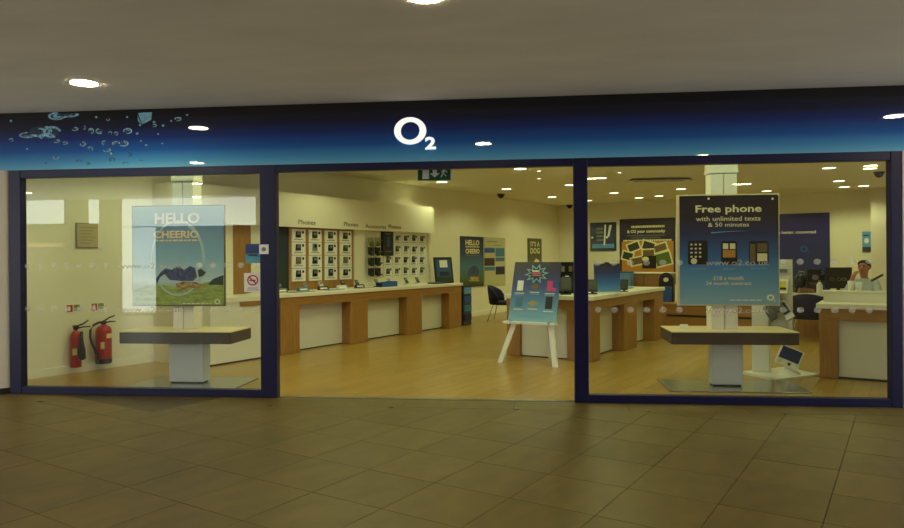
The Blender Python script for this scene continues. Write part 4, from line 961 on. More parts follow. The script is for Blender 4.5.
# blue board on the island + black devices
p0, p1 = at_a(594.5, 280, 11.0), at_a(620, 280, 11.0)
zb, zt = IT, at_a(607, 263.5, 11.0)[2]
o = thing('blue_counter_sign', 'blue square sign board standing on the island counter', 'counter sign', W(11.0, (p0[1] + p1[1]) / 2, IT), ROT_F)
w = (at_n(620, 280, 3.2)[0] - at_n(594.5, 280, 3.2)[0]) * (W(11.0, (p0[1] + p1[1]) / 2).y / 10.9)
w = 25.5 / 700 * W(11.0, (p0[1] + p1[1]) / 2).y * 1.0
h = zt - IT
MB().hexa([(-w / 2, -0.02, 0.03), (w / 2, -0.02, 0.03), (w / 2, 0.0, 0.03), (-w / 2, 0.0, 0.03), (-w / 2, 0.05, h), (w / 2, 0.05, h), (w / 2, 0.07, h), (-w / 2, 0.07, h)]).build('sign_board', grad('blue_board_print', 0, h, [(0, (96, 160, 220)), (0.35, (50, 110, 200)), (0.7, (26, 44, 120)), (1, (16, 18, 44))]), o)
MB().box(-w / 2 - 0.01, w / 2 + 0.01, -0.05, 0.10, 0, 0.03).build('foot', M_SIGNWHITE, o)
MB().box(-0.04, 0.04, 0.045, 0.075, h, h + 0.02).build('clip', M_BLACK, o)
def desk_phone(label, a, s, z, rot, sc=1.0, scr=M_DGREY, group=None):
    o = thing('device_display', label, 'device', W(a, s, z), rot, group)
    MB().box(-0.10 * sc, 0.10 * sc, -0.07 * sc, 0.07 * sc, 0, 0.025 * sc).build('stand_foot', M_BLACK, o)
    MB().hexa([(-0.03 * sc, 0.0, 0.02 * sc), (0.03 * sc, 0.0, 0.02 * sc), (0.03 * sc, 0.04 * sc, 0.02 * sc), (-0.03 * sc, 0.04 * sc, 0.02 * sc), (-0.03 * sc, 0.03 * sc, 0.22 * sc), (0.03 * sc, 0.03 * sc, 0.22 * sc), (0.03 * sc, 0.06 * sc, 0.22 * sc), (-0.03 * sc, 0.06 * sc, 0.22 * sc)]).build('stand_neck', M_BLACK, o)
    b_ = MB().hexa([(-0.11 * sc, -0.05 * sc, 0.06 * sc), (0.11 * sc, -0.05 * sc, 0.06 * sc), (0.11 * sc, -0.02 * sc, 0.05 * sc), (-0.11 * sc, -0.02 * sc, 0.05 * sc), (-0.11 * sc, 0.03 * sc, 0.34 * sc), (0.11 * sc, 0.03 * sc, 0.34 * sc), (0.11 * sc, 0.06 * sc, 0.33 * sc), (-0.11 * sc, 0.06 * sc, 0.33 * sc)]).build('casing', M_BLACK, o)
    MB().hexa([(-0.09 * sc, -0.049 * sc, 0.10 * sc), (0.09 * sc, -0.049 * sc, 0.10 * sc), (0.09 * sc, -0.03 * sc, 0.10 * sc), (-0.09 * sc, -0.03 * sc, 0.10 * sc), (-0.09 * sc, 0.018 * sc, 0.315 * sc), (0.09 * sc, 0.018 * sc, 0.315 * sc), (0.09 * sc, 0.04 * sc, 0.315 * sc), (-0.09 * sc, 0.04 * sc, 0.315 * sc)]).build('screen', scr, b_)
    return o
q = at_a(567, 293, 10.5)
desk_phone('black handset on a stand on the island counter, left of the door post', 10.45, q[1] + 0.0, IT, ROT_F, 0.85)
o = thing('accessory_stand', 'tall black accessory stand on the island counter by the door post', 'stand', W(10.85, at_a(567, 280, 10.85)[1], IT), ROT_F)
MB().box(-0.16, 0.16, 0.0, 0.05, 0, 0.52).build('backboard', M_BLACK, o); MB().box(-0.17, 0.17, -0.1, 0.06, 0, 0.02).build('foot', M_BLACK, o)
for k, (x, z, m) in enumerate([(-0.07, 0.36, M_MGREY), (0.06, 0.36, M_OLIVE), (0.0, 0.20, M_SIGNWHITE), (0.08, 0.1, M_DGREY)]): MB().box(x - 0.03, x + 0.03, -0.03, 0.0, z, z + 0.09).build('packet', m, o)
desk_phone('black handset on a stand at the left edge of the blue sign board', 10.75, at_a(592.5, 285, 10.75)[1], IT, ROT_F, 0.7)
desk_phone('black handset leaning at the right edge of the blue sign board', 11.7, at_a(624, 284, 11.7)[1], IT, ROT_S, 0.62)
o = thing('counter_leaflets', 'pale leaflets fanned on the far end of the island counter', 'leaflet', W(12.7, -4.55, IT), ROT_S)
for k in range(3): MB().box(-0.22 + k * 0.03, 0.12 + k * 0.03, -0.5 + k * 0.33, -0.2 + k * 0.33, 0, 0.006 + k * 0.004).build('leaflet', [M_SIGNWHITE, M_GREYL, M_TEAL][k], o)

# ------------------------------------------------------------------ easel sign
EA = 9.5
ez = thing('easel_sign', 'white A-frame easel holding a blue starburst poster in the doorway', 'easel', W(EA, -4.72), ROT_S)
def ep(x, y, off=0.0): q = at_a(x, y, EA); return (q[1] + 4.72, off, q[2])
yb, yt = -0.02, 0.20            # lean of the board
ZB, ZT = 0.63, 1.53
bl, br_, tl, tr_ = -0.40, 0.40, -0.385, 0.395
def bpt(u, v, off): return ((bl + (br_ - bl) * u) * (1 - v) + (tl + (tr_ - tl) * u) * v, yb + (yt - yb) * v + off, ZB + (ZT - ZB) * v)
def bpoly(name, pts, m, o0=-0.004, o1=0.0, parent=None):
    mb = MB(); n = len(pts); mb.v = [bpt(u, v, o0) for u, v in pts] + [bpt(u, v, o1) for u, v in pts]
    mb.f = [tuple(range(n)), tuple(reversed(range(n, 2 * n)))] + [((i + 1) % n, i, n + i, n + (i + 1) % n) for i in range(n)]
    return mb.build(name, m, parent or ez)
board = bpoly('poster_board', [(0, 0), (1, 0), (1, 1), (0, 1)], grad('easel_print', ZB, ZT, [(0, (140, 190, 216)), (0.3, (86, 142, 196)), (0.6, (40, 62, 136)), (0.85, (28, 26, 76)), (1, (26, 16, 42))]), 0.0, 0.02)
star = []
for i in range(20):
    a_ = PI * i / 10 + 0.1; rr = 0.27 if i % 2 == 0 else 0.15
    star.append((0.5 + rr * math.cos(a_) * 0.98, 0.80 + rr * math.sin(a_) * 0.62))
bpoly('starburst_edge', star, mat('starburst_blue', (130, 190, 210), 0.5), -0.005, 0.0, board)
bpoly('starburst', [(0.5 + (u - 0.5) * 0.76, 0.80 + (v - 0.80) * 0.76) for u, v in star], mat('starburst_core', (30, 30, 70), 0.5), -0.008, -0.004, board)
for k, (u0, u1, v) in enumerate([(0.41, 0.56, 0.835), (0.40, 0.60, 0.80), (0.42, 0.60, 0.765)]):
    bpoly('starburst_print', [(u0, v), (u1, v), (u1, v + 0.022), (u0, v + 0.022)], mat('rose_print', (210, 120, 130), 0.5) if k else M_SIGNWHITE, -0.010, -0.007, board)
for (u, v, hw, hh, m, kind) in [(0.18, 0.60, 0.065, 0.085, M_SIGNWHITE, 0), (0.50, 0.585, 0.10, 0.05, M_OLIVE, 1), (0.82, 0.60, 0.065, 0.085, M_PINK, 2), (0.19, 0.33, 0.07, 0.085, M_TEAL, 0), (0.49, 0.305, 0.12, 0.05, mat('straw_print', (170, 150, 90), 0.5), 1), (0.82, 0.325, 0.07, 0.10, M_BLACK, 0)]:
    pts = [(u - hw, v - hh), (u + hw, v - hh), (u + hw, v + hh), (u - hw, v + hh)] if kind == 0 else ([(u - hw, v), (u, v - hh), (u + hw, v), (u, v + hh)] if kind == 1 else [(u - hw, v - hh), (u + hw * 1.8, v - hh), (u + hw * 1.8, v - hh * .4), (u + hw * .7, v - hh * .3), (u + hw * .7, v + hh), (u - hw, v + hh)])
    ph = bpoly('phone_print', pts, m, -0.005, 0.0, board)
    for q_ in (0, 1): bpoly('caption_print', [(u - 0.10, v - hh - 0.05 - .03 * q_), (u + 0.10, v - hh - 0.05 - .03 * q_), (u + 0.10, v - hh - 0.036 - .03 * q_), (u - 0.10, v - hh - 0.036 - .03 * q_)], M_PRINTC if q_ == 0 else M_LBLUE, -0.003, 0.0, board)
bpoly('caption_print', [(0.2, 0.09), (0.75, 0.09), (0.75, 0.10), (0.2, 0.10)], M_LBLUE, -0.003, 0, board)
def bar(name, p, q, w, d, m=M_WHITE2):
    p, q = Vector(p), Vector(q)
    v = []
    for c in (p, q): v += [(c.x - w, c.y - d, c.z), (c.x + w, c.y - d, c.z), (c.x + w, c.y + d, c.z), (c.x - w, c.y + d, c.z)]
    return MB().hexa(v).build(name, m, ez)
bar('leg', (-0.475, -0.14, 0.0), (-0.30, 0.02, 0.62), 0.04, 0.018)
bar('leg', (0.44, -0.14, 0.0), (0.30, 0.02, 0.62), 0.04, 0.018)
bar('leg', (-0.30, 0.045, 0.62), (-0.10, 0.23, 1.50), 0.02, 0.012); bar('leg', (0.29, 0.045, 0.62), (0.16, 0.23, 1.50), 0.02, 0.012)
bar('rear_leg', (0.0, 0.62, 0.0), (0.04, 0.25, 1.45), 0.02, 0.012)
MB().box(-0.47, 0.41, -0.07, 0.03, 0.595, 0.63).build('ledge', M_WHITE2, ez)
for x in (-0.36, 0.30): MB().box(x - 0.015, x + 0.015, -0.075, -0.05, 0.59, 0.655).build('ledge_peg', M_CHROME, ez)

# ------------------------------------------------------------------ right counter, totem, chair, desk and clutter
RCA, RCS, RT_ = 10.3, -0.95, 0.975
rc = counter('service_counter', 'white topped oak counter at the right end of the window', W(RCA, RCS), ROT_S, 2.7, 0.75, RT_, [(0, 0.22), (1.6, 1.82), (2.48, 2.7)], [], 'white topped oak counters')
MB().box(0.22, 2.48, 0.05, 0.08, 0.03, RT_ - 0.19).build('infill_panel', M_PANEL, rc); MB().box(0.22, 2.48, 0.055, 0.08, 0, 0.03).build('plinth', M_DGREY, rc)
MB().box(0.02, 2.7, 0.40, 0.44, RT_, RT_ + 0.13).build('upstand', M_WHITE, rc)
MB().box(0.0, 2.7, 0.38, 0.60, RT_ + 0.13, RT_ + 0.15).build('upstand_shelf', M_WHITE, rc)
# phone totem with white base plate
tb_ = on_z(763, 374)
tt = thing('phone_totem', 'white phone display totem on a flat base behind the right display table', 'display stand', tb_, ROT_S)
MB().prism([(-0.26, -0.12), (0.24, -0.55), (0.66, 0.18), (0.18, 0.62)], 0, 0.03).build('base_plate', M_WHITE2, tt)
MB().box(-0.13, 0.09, -0.05, 0.10, 0.03, 1.20).build('column', M_WHITE2, tt, bevel=0.01)
MB().box(0.05, 0.36, 0.02, 0.10, 0.55, 1.55).build('display_board', M_WHITE2, tt)
MB().box(-0.02, 0.2, 0.04, 0.08, 1.0, 1.1).build('board_arm', M_WHITE2, tt)
def slab(name, c, w, h, d, rx_, rz_, m, parent):
    mb = MB().box(-w / 2, w / 2, -d / 2, d / 2, -h / 2, h / 2)
    return mb.build(name, m, parent, c, (rx_, 0, rz_))
o2 = slab('yellow_phone_card', (0.20, -0.03, 1.19), 0.24, 0.20, 0.02, -0.5, 0.0, M_SIGNWHITE, tt); slab('phone_print', (0.02, -0.014, 0.0), 0.13, 0.13, 0.01, 0, 0, M_YELLOW, o2); slab('phone_print', (0.06, -0.016, -0.04), 0.08, 0.03, 0.012, 0, 0, M_BLACK, o2)
slab('dark_notice', (0.20, 0.0, 1.40), 0.22, 0.05, 0.02, 0, 0, M_MGREY, tt)
for k, (cx, cz, an) in enumerate([(0.18, 0.98, 0.6), (0.30, 0.88, 0.6), (0.10, 0.86, 0.6)]):
    ob = MB().box(-0.055, 0.055, -0.012, 0.012, -0.14, 0.14).build('handset', M_BLACK if k != 1 else M_GREYL, tt, (cx, -0.08, cz), (-0.5, -an, 0.0))
    MB().box(-0.045, 0.045, -0.016, -0.011, -0.06, 0.12).build('handset_screen', M_MBLUE if k == 0 else M_DGREY, ob)
    MB().tube([(cx, -0.07, cz), (cx, 0.04, cz - 0.05)], 0.012, 8).build('handset_arm', M_CHROME, tt)
# tilted tablet on the base
tg = thing('tablet_display', 'white framed tablet tilted on a round foot on the totem base', 'tablet', tb_ + U2 * 0.33 + U1 * 0.0 + Vector((0, 0, 0.03)), ROT_S)
MB().lathe([(0.13, 0.0), (0.12, 0.03), (0.06, 0.07), (0.05, 0.13)], 0, 0, 18).build('foot', M_WHITE2, tg)
cs = MB().box(-0.15, 0.15, -0.02, 0.02, -0.14, 0.14).build('casing', M_WHITE2, tg, (0.0, -0.03, 0.22), (-0.45, 0.38, 0.1), bevel=0.012)
MB().box(-0.125, 0.125, -0.026, -0.019, -0.05, 0.12).build('screen', M_SCREENB, cs)
for k in range(4): MB().box(-0.11 + 0.06 * k, -0.075 + 0.06 * k, -0.027, -0.019, -0.115, -0.075).build('icon', [M_YELLOW, M_SIGNWHITE, M_DGREY, M_SIGNWHITE][k], cs)

# staff desk with clutter
DA_, DZ = 15.1, 0.87
dk = thing('staff_desk', 'oak fronted white staff desk covered with clutter', 'desk', W(DA_, -2.35), ROT_S)
MB().box(0, 3.6, 0, 0.85, DZ - 0.05, DZ).build('worktop', M_WHITE, dk, bevel=0.006)
MB().box(0.03, 3.57, 0.04, 0.08, 0.0, DZ - 0.05).build('front_panel', M_WOOD, dk)
for x in (0.03, 3.5): MB().box(x, x + 0.05, 0.08, 0.80, 0, DZ - 0.05).build('side_panel', M_WOOD, dk)
def dpx(x, a): return at_a(x, 280, a)[1]
mo = thing('monitor', 'black flat monitor on the staff desk left of the seated man', 'monitor', W(DA_ + 0.35, dpx(838.5, DA_ + 0.35), DZ), ROT_F)
mw = 25 / 700 * W(DA_ + 0.35, dpx(838.5, DA_ + 0.35)).y
MB().box(-mw / 2, mw / 2, -0.02, 0.03, 0.09, 0.50).build('screen_casing', M_BLACK, mo, bevel=0.006)
MB().box(-mw / 2 + 0.015, mw / 2 - 0.015, -0.024, -0.019, 0.11, 0.485).build('screen', mat('screen_black', (8, 10, 12), 0.12), mo)
MB().box(-0.03, 0.03, 0.0, 0.03, 0.0, 0.12).build('neck', M_BLACK, mo); MB().box(-0.11, 0.11, -0.07, 0.09, 0, 0.015).build('foot', M_BLACK, mo)
for k, (cx, m) in enumerate([(-0.13, M_OLIVE), (0.0, M_GRASS), (0.09, M_OLIVE)]): MB().ring(cx, 0.27, 0.045, 0.035, 0.028, 0.02, -0.027, -0.023, 16).build('screen_print', m, mo)
bx_ = thing('stacked_box', 'black equipment box stacked on the staff desk before the blue panel', 'box', W(DA_ + 0.35, dpx(814.5, DA_ + 0.35), DZ), ROT_F)
MB().box(-0.13, 0.13, -0.06, 0.12, 0.0, 0.22).build('carton', M_DGREY, bx_); MB().box(-0.16, 0.16, -0.08, 0.12, 0.22, 0.36).build('equipment', M_BLACK, bx_)
MB().disc(-0.02, 0.30, 0.06, 0.05, -0.10, -0.08, 14).build('lens', M_MGREY, bx_); MB().box(-0.12, 0.1, -0.085, -0.08, 0.16, 0.2).build('carton_print', M_OLIVE, bx_)
MB().box(-0.13, 0.13, 0.0, 0.10, 0.36, 0.46).build('equipment_lid', M_BLACK, bx_)
bg = thing('black_bag', 'soft black bag on the staff desk beside the white totem board', 'bag', W(DA_ + 0.30, dpx(799.5, DA_ + 0.30), DZ), ROT_F)
MB().lathe([(0.08, 0.10), (0.11, 0.14), (0.115, 0.22), (0.09, 0.31), (0.04, 0.36), (0.01, 0.365)], 0, 0, 14).build('bag_body', M_BLACK, bg, smooth=True)
MB().box(-0.11, 0.11, -0.10, 0.10, 0.0, 0.10).build('bag_base', M_DGREY, bg)
MB().tube([(-0.08, -0.05, 0.3), (-0.04, -0.10, 0.42), (0.05, -0.10, 0.41), (0.08, -0.05, 0.28)], 0.012, 6).build('strap', M_MGREY, bg)
for k, (x, m, w, h, lb) in enumerate([(806, mat('tan_leather', (140, 104, 72), 0.6), 0.30, 0.10, 'tan pouch on the staff desk below the black box'), (845, M_OLIVE, 0.24, 0.08, 'brown folded papers below the monitor'), (829, mat('brick_red', (150, 60, 40), 0.6), 0.16, 0.06, 'small brick red packet below the monitor')]):
    a = DA_ + 0.1
    o = thing('desk_item', lb, 'desk item', W(a, dpx(x, a), DZ), ROT_F, 'items on the staff desk')
    MB().hexa([(-w / 2, -0.05, 0), (w / 2, -0.05, 0), (w / 2, 0.06, 0), (-w / 2, 0.06, 0), (-w * .4, -0.03, h), (w * .45, -0.03, h * .8), (w * .45, 0.05, h * .8), (-w * .4, 0.05, h)]).build('item_body', m, o)
    MB().box(-w * .3, w * .3, -0.055, -0.03, h * .3, h * .36).build('seam', M_BLACK, o)
for k, (x, a, hh) in enumerate([(819.5, DA_ + 0.1, 0.22), (851, 12.4, 0.0)]):
    if k: continue
    o = thing('white_bottle', 'white bottle on the staff desk left of the monitor', 'bottle', W(a, dpx(x, a), DZ), 0)
    MB().lathe([(0.05, 0), (0.055, 0.02), (0.055, 0.16), (0.03, 0.20), (0.022, 0.22)], k=14).build('bottle_body', M_SIGNWHITE, o, smooth=True)
    MB().lathe([(0.025, 0.22), (0.025, 0.255)], k=12).build('cap', M_MGREY, o)
# chair builder
def chair(label, loc, rot, w=0.5):
    o = thing('tub_chair', label, 'chair', loc, rot, 'navy chairs with chrome legs')
    MB().lathe([(0.02, 0.42), (w * .46, 0.42), (w * .5, 0.45), (w * .5, 0.49), (w * .44, 0.51), (0.02, 0.515)], 0, 0, 24).build('seat', M_NAVYF, o, smooth=True)
    bk = MB(); n = 14
    for lvl, (z, e_) in enumerate([(0.47, 0.0), (0.62, 0.02), (0.78, 0.04), (0.90, 0.045)]):
        for i in range(n + 1):
            an = math.radians(10 + 160 * i / n); lo = 1.0 if lvl < 2 else (math.sin(math.radians(180 * i / n)) ** 0.5)
            zz = 0.47 + (z - 0.47) * (0.35 + 0.65 * lo)
            for rr in (w * .5 + e_, w * .5 + e_ - 0.04): bk.v.append((rr * math.cos(an), rr * math.sin(an), zz))
    st_ = 2 * (n + 1)
    for lvl in range(3):
        for i in range(n):
            b0 = lvl * st_ + 2 * i
            bk.f.append((b0, b0 + 2, b0 + 2 + st_, b0 + st_)); bk.f.append((b0 + 1, b0 + 1 + st_, b0 + 3 + st_, b0 + 3))
    for i in range(n):
        b0 = 3 * st_ + 2 * i; bk.f.append((b0, b0 + 2, b0 + 3, b0 + 1)); b0 = 2 * i; bk.f.append((b0, b0 + 1, b0 + 3, b0 + 2))
    for lvl in range(3):
        for i in (0, n):
            b0 = lvl * st_ + 2 * i; bk.f.append((b0, b0 + st_, b0 + st_ + 1, b0 + 1))
    bk.build('backrest', M_NAVYF, o, smooth=True)
    for sx in (-1, 1):
        for sy in (-1, 1): MB().tube([(sx * w * .30, sy * w * .30, 0.43), (sx * w * .47, sy * w * .47, 0.0)], 0.013, 8).build('leg', M_CHROME, o)
    return o
pc_ = on_z(504, 321)
chair('navy tub chair with chrome legs behind the easel', pc_, PI / 2 - 0.3, 0.74)
cp_ = W(14.62, at_a(809, 320, 14.62)[1]); chair('navy chair with its rounded back to the window, in front of the staff desk', cp_, ROT_S + PI, 0.62)

# person seated behind the counter
def skin_mesh(name, verts, edges, radii, m, sub=2, root=0):
    me = bpy.data.meshes.new(name); me.from_pydata(verts, edges, [])
    ob = bpy.data.objects.new(name, me); C.objects.link(ob)
    md = ob.modifiers.new('skin', 'SKIN'); md.use_smooth_shade = True
    if not me.skin_vertices: me.attributes  # layer is made with the modifier below
    if len(me.skin_vertices) == 0:
        bm = bmesh.new(); bm.from_mesh(me); bm.verts.layers.skin.verify(); bm.to_mesh(me); bm.free()
    sv = me.skin_vertices[0].data
    for i, r in enumerate(radii):
        sv[i].radius = r if isinstance(r, tuple) else (r, r); sv[i].use_root = (i == root)
    sb_ = ob.modifiers.new('sub', 'SUBSURF'); sb_.levels = sub; sb_.render_levels = sub
    dg = bpy.context.evaluated_depsgraph_get(); dg.update()
    out = bpy.data.meshes.new_from_object(ob.evaluated_get(dg)); bpy.data.objects.remove(ob)
    out.materials.clear(); out.materials.append(m)
    for p in out.polygons: p.use_smooth = True
    return out
M_SKIN = mat('skin', (186, 124, 92), 0.55)
M_HAIR = mat('dark_brown_hair', (28, 20, 16), 0.7)
M_SHIRT = mat('pale_blue_shirt', (186, 200, 206), 0.8, var=0.08, vscale=20)
M_TROUS = mat('dark_trousers', (26, 26, 34), 0.8)
pa_ = 14.05
psn = thing('person', 'man in a pale shirt sitting at the counter with a hand raised to his chin', 'person', W(pa_, at_a(865, 280, pa_)[1], 0.0), ROT_F - 0.75)
SZ = 0.60     # seat height
# local: facing -y
pv, pe, prd = [], [], []
def add(v, r, par=None):
    pv.append(v); prd.append(r); i = len(pv) - 1
    if par is not None: pe.append((par, i))
    return i
pel = add((0, 0.02, SZ + 0.10), (0.15, 0.12)); sp = add((0, 0.02, SZ + 0.30), (0.14, 0.105), pel); ch = add((0, 0.0, SZ + 0.48), (0.155, 0.11), sp)
nb = add((0, -0.01, SZ + 0.575), (0.07, 0.065), ch); nk = add((0, -0.035, SZ + 0.64), (0.052, 0.055), nb)
hd0 = add((0, -0.06, SZ + 0.70), (0.072, 0.085), nk); hd1 = add((0, -0.06, SZ + 0.77), (0.088, 0.108), hd0); hd2 = add((0, -0.045, SZ + 0.84), (0.086, 0.108), hd1); hd3 = add((0, -0.04, SZ + 0.88), (0.05, 0.065), hd2)
def finger_set(w_, dirv, side):
    d = Vector(dirv).normalized(); n_ = Vector((side, 0, 0)); up = d.cross(n_).normalized()
    b = Vector(pv[w_])
    palm = add(tuple(b + d * 0.05), (0.034, 0.02), w_)
    for k, (off, L) in enumerate([(-0.027, 0.062), (-0.009, 0.075), (0.009, 0.072), (0.027, 0.055)]):
        r0 = add(tuple(b + d * 0.085 + n_ * off), 0.0095, palm); r1 = add(tuple(b + d * (0.085 + L * .5) + n_ * off + up * 0.012), 0.0085, r0); add(tuple(b + d * (0.085 + L * .8) + n_ * off + up * 0.035), 0.008, r1)
    t0 = add(tuple(b + d * 0.04 - n_ * 0.04), 0.011, palm); add(tuple(b + d * 0.085 - n_ * 0.058), 0.009, t0)
for side in (-1, 1):
    sh_ = add((side * 0.165, 0.0, SZ + 0.53), 0.062, ch)
    if side == -1:     # the arm nearer the monitor: elbow forward, hand to chin
        el = add((side * 0.25, -0.20, SZ + 0.32), 0.05, sh_); wr = add((side * 0.12, -0.21, SZ + 0.61), 0.034, el); finger_set(wr, (0.35, 0.15, 0.75), 1)
    else:
        el = add((side * 0.26, -0.10, SZ + 0.26), 0.047, sh_); wr = add((side * 0.14, -0.33, SZ + 0.36), 0.031, el); finger_set(wr, (0.3, -0.9, -0.05), 1)
    hp_ = add((side * 0.09, -0.02, SZ + 0.06), 0.095, pel); kn = add((side * 0.13, -0.42, SZ + 0.06), 0.065, hp_); an_ = add((side * 0.13, -0.40, 0.09), 0.045, kn); add((side * 0.14, -0.54, 0.045), (0.04, 0.035), an_)
bd = bpy.data.objects.new('body', skin_mesh('body', pv, pe, prd, M_SKIN)); C.objects.link(bd); bd.parent = psn
# face details
hx, hy, hz = 0, -0.06, SZ + 0.77
MB().hexa([(-0.012, -0.150, hz - 0.005), (0.012, -0.150, hz - 0.005), (0.014, -0.19, hz - 0.02), (-0.014, -0.19, hz - 0.02), (-0.007, -0.148, hz + 0.045), (0.007, -0.148, hz + 0.045), (0.006, -0.158, hz + 0.04), (-0.006, -0.158, hz + 0.04)]).build('nose', M_SKIN, psn, smooth=True)
for sx in (-1, 1):
    MB().lathe([(0.002, -0.010), (0.011, -0.006), (0.013, 0.0), (0.011, 0.006), (0.002, 0.010)], sx * 0.034, -0.149, 10).build('eye', M_BLACK, psn, (0, 0, hz + 0.036))
    MB().box(sx * 0.034 - 0.02, sx * 0.034 + 0.02, -0.158, -0.145, hz + 0.055, hz + 0.063).build('eyebrow', M_HAIR, psn)
    MB().lathe([(0.004, -0.032), (0.014, -0.02), (0.018, 0.0), (0.018, 0.018), (0.006, 0.032)], sx * 0.082, -0.045, 10).build('ear', M_SKIN, psn, (0, 0, hz + 0.015), smooth=True)
MB().box(-0.024, 0.024, -0.156, -0.145, hz - 0.045, hz - 0.036).build('mouth', mat('lips', (150, 80, 70), 0.5), psn)
hv = [(0, -0.03, SZ + 0.87), (0, -0.03, SZ + 0.93), (0, 0.02, SZ + 0.81), (0, 0.015, SZ + 0.73), (0, -0.125, SZ + 0.895)]
hair = bpy.data.objects.new('hair', skin_mesh('hair', hv, [(0, 1), (0, 2), (2, 3), (0, 4)], [(0.115, 0.13), (0.08, 0.09), (0.115, 0.075), (0.085, 0.05), (0.085, 0.045)], M_HAIR)); C.objects.link(hair); hair.parent = psn
tv = [(0, 0.02, SZ + 0.06), (0, 0.02, SZ + 0.30), (0, 0.0, SZ + 0.48), (0, -0.008, SZ + 0.575), (-0.165, 0, SZ + 0.53), (-0.25, -0.20, SZ + 0.32), (-0.155, -0.21, SZ + 0.52), (0.165, 0, SZ + 0.53), (0.26, -0.10, SZ + 0.26), (0.18, -0.26, SZ + 0.33)]
shirt = bpy.data.objects.new('shirt', skin_mesh('shirt', tv, [(0, 1), (1, 2), (2, 3), (2, 4), (4, 5), (5, 6), (2, 7), (7, 8), (8, 9)], [(0.165, 0.135), (0.158, 0.122), (0.172, 0.128), (0.078, 0.075), 0.076, 0.06, 0.045, 0.076, 0.06, 0.045], M_SHIRT)); C.objects.link(shirt); shirt.parent = psn
rv = [(0, 0.02, SZ + 0.09), (-0.09, -0.02, SZ + 0.06), (-0.13, -0.42, SZ + 0.06), (-0.13, -0.40, 0.10), (0.09, -0.02, SZ + 0.06), (0.13, -0.42, SZ + 0.06), (0.13, -0.40, 0.10)]
tro = bpy.data.objects.new('trousers', skin_mesh('trousers', rv, [(0, 1), (1, 2), (2, 3), (0, 4), (4, 5), (5, 6)], [(0.165, 0.135), 0.105, 0.075, 0.055, 0.105, 0.075, 0.055], M_TROUS)); C.objects.link(tro); tro.parent = psn
stl = thing('stool', 'black padded stool under the seated man', 'stool', psn.location.copy(), ROT_F)
MB().lathe([(0.02, SZ - 0.10), (0.19, SZ - 0.10), (0.21, SZ - 0.07), (0.20, SZ - 0.045), (0.02, SZ - 0.04)], k=24).build('seat', M_BLACK, stl, smooth=True)
MB().lathe([(0.03, 0.03), (0.03, SZ - 0.10)], k=12).build('post', M_CHROME, stl); MB().lathe([(0.22, 0.0), (0.22, 0.02), (0.04, 0.04)], k=24).build('foot', M_CHROME, stl)

# things on the right counter: pen on a wire holder, white cups
o = thing('pen_stand', 'black pen on an angled arm above the right counter', 'pen', W(10.95, at_a(879, 285, 10.95)[1], RT_ + 0.15), ROT_F)
MB().tube([(-0.10, 0, 0.13), (0.05, 0, 0.215)], 0.016, 8).build('pen', M_BLACK, o)
MB().tube([(0.09, 0, 0.0), (0.09, 0, 0.12), (-0.02, 0, 0.165)], 0.006, 6).build('arm', M_GREYL, o); MB().lathe([(0.05, 0), (0.045, 0.012)], 0.09, 0, 12).build('foot', M_GREYL, o)
for k, (x, hh, lb) in enumerate([(851, 0.13, 'slim white cup on the right counter shelf before the monitor'), (858.5, 0.12, 'slim white cup on the right counter shelf before the seated man')]):
    o = thing('white_cup', lb, 'cup', W(10.85, at_a(x, 285, 10.85)[1], RT_ + 0.15), 0, 'white cups on the right counter')
    MB().lathe([(0.03, 0), (0.036, 0.005), (0.042, hh), (0.038, hh), (0.032, 0.01)], k=16, cap=False).build('cup_body', M_SIGNWHITE, o, smooth=True); MB().lathe([(0.031, 0.006), (0.031, 0.01)], k=16).build('cup_base', M_SIGNWHITE, o)

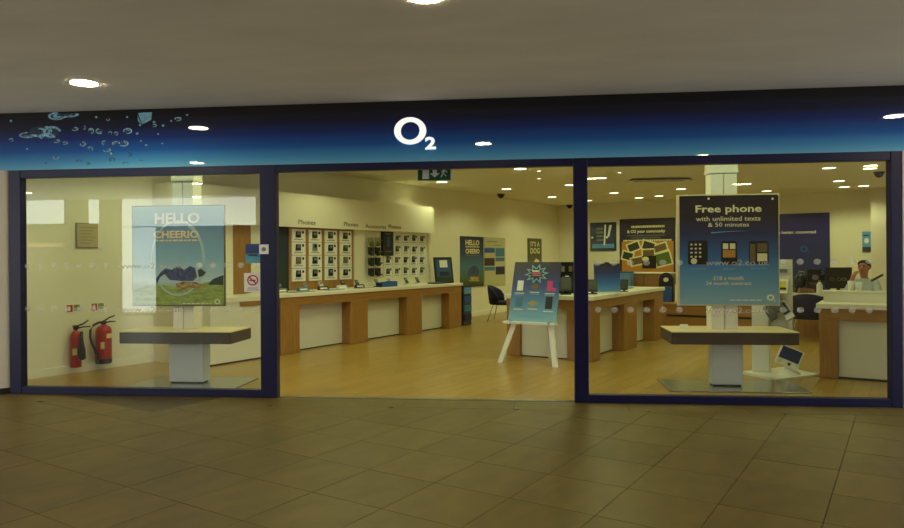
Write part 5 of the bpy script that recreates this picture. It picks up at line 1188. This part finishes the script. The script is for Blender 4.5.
# ------------------------------------------------------------------ far oak cabinets and handset standee
q0, q1 = at_a(633, 300, 16.6), at_a(668, 300, 16.6)
fc = thing('oak_cabinet', 'tall oak cabinet beneath the orange poster', 'cabinet', W(16.6, q0[1] - 0.3), ROT_S)
cw = q1[1] - q0[1] + 0.3; zt = at_a(648, 272.5, 16.6)[2]
MB().box(0, cw, 0, 0.6, 0.04, zt - 0.03).build('body', M_WOODH, fc); MB().box(-0.02, cw + 0.02, -0.02, 0.62, zt - 0.03, zt).build('worktop', M_WHITE, fc); MB().box(0.02, cw - 0.02, 0.02, 0.58, 0, 0.04).build('plinth', M_DGREY, fc)
MB().box(cw * 0.5 - 0.006, cw * 0.5 + 0.006, -0.004, 0.0, 0.06, zt - 0.05).build('door_gap', M_BLACK, fc)
o = thing('blue_box', 'light blue box on the oak cabinet next to the blue sign board', 'box', W(16.55, at_a(628, 274, 16.55)[1], 0), ROT_S)
MB().box(-0.16, 0.16, -0.35, -0.06, 0, zt).build('box_body', M_LBLUE, o); MB().box(-0.17, 0.17, -0.36, -0.05, zt, zt + 0.03).build('box_lid', M_MBLUE, o)
s0, s1 = at_a(659, 300, 15.6)[1], at_a(673.5, 300, 15.6)[1]; zt2 = at_a(666, 272.5, 15.6)[2]; w = (s1 - s0) / 2
hs = thing('handset_standee', 'tall dark blue handset shaped standee with rounded black top', 'standee', W(15.6, (s0 + s1) / 2), ROT_S)
ol = [(-w, 0.0), (w, 0.0)] + [(w * math.cos(a), zt2 - w * 1.1 + w * 1.1 * math.sin(a)) for a in [PI * i / 12 for i in range(13)]]
MB().plate(ol, 0.0, 0.10).build('standee_body', M_BLACK, hs)
MB().box(-w * .8, w * .8, -0.01, 0.0, 0.35, zt2 - w * 1.9).build('blue_face', M_MBLUE, hs)
MB().disc(0, zt2 - w * 1.0, w * .35, w * .3, -0.015, 0.0, 16).build('badge', M_SIGNWHITE, hs)
lb_ = thing('low_oak_bench', 'low oak bench with dark shelf line behind the right display table', 'bench', on_z(655, 331), ROT_S)
bl_ = (on_z(720, 333) - on_z(655, 331)).dot(U2)
hb = 0.60
MB().box(0, bl_ + 0.8, 0, 0.5, 0.03, hb - 0.03).build('body', M_WOODH, lb_); MB().box(-0.02, bl_ + 0.82, -0.02, 0.52, hb - 0.03, hb).build('top', M_WOODH, lb_)
MB().box(0.25, bl_ + 0.7, -0.008, 0.0, hb * 0.55, hb * 0.62).build('shelf_shadow_gap', M_BLACK, lb_); MB().box(0.02, bl_ + 0.78, 0.03, 0.48, 0, 0.03).build('plinth', M_DGREY, lb_)
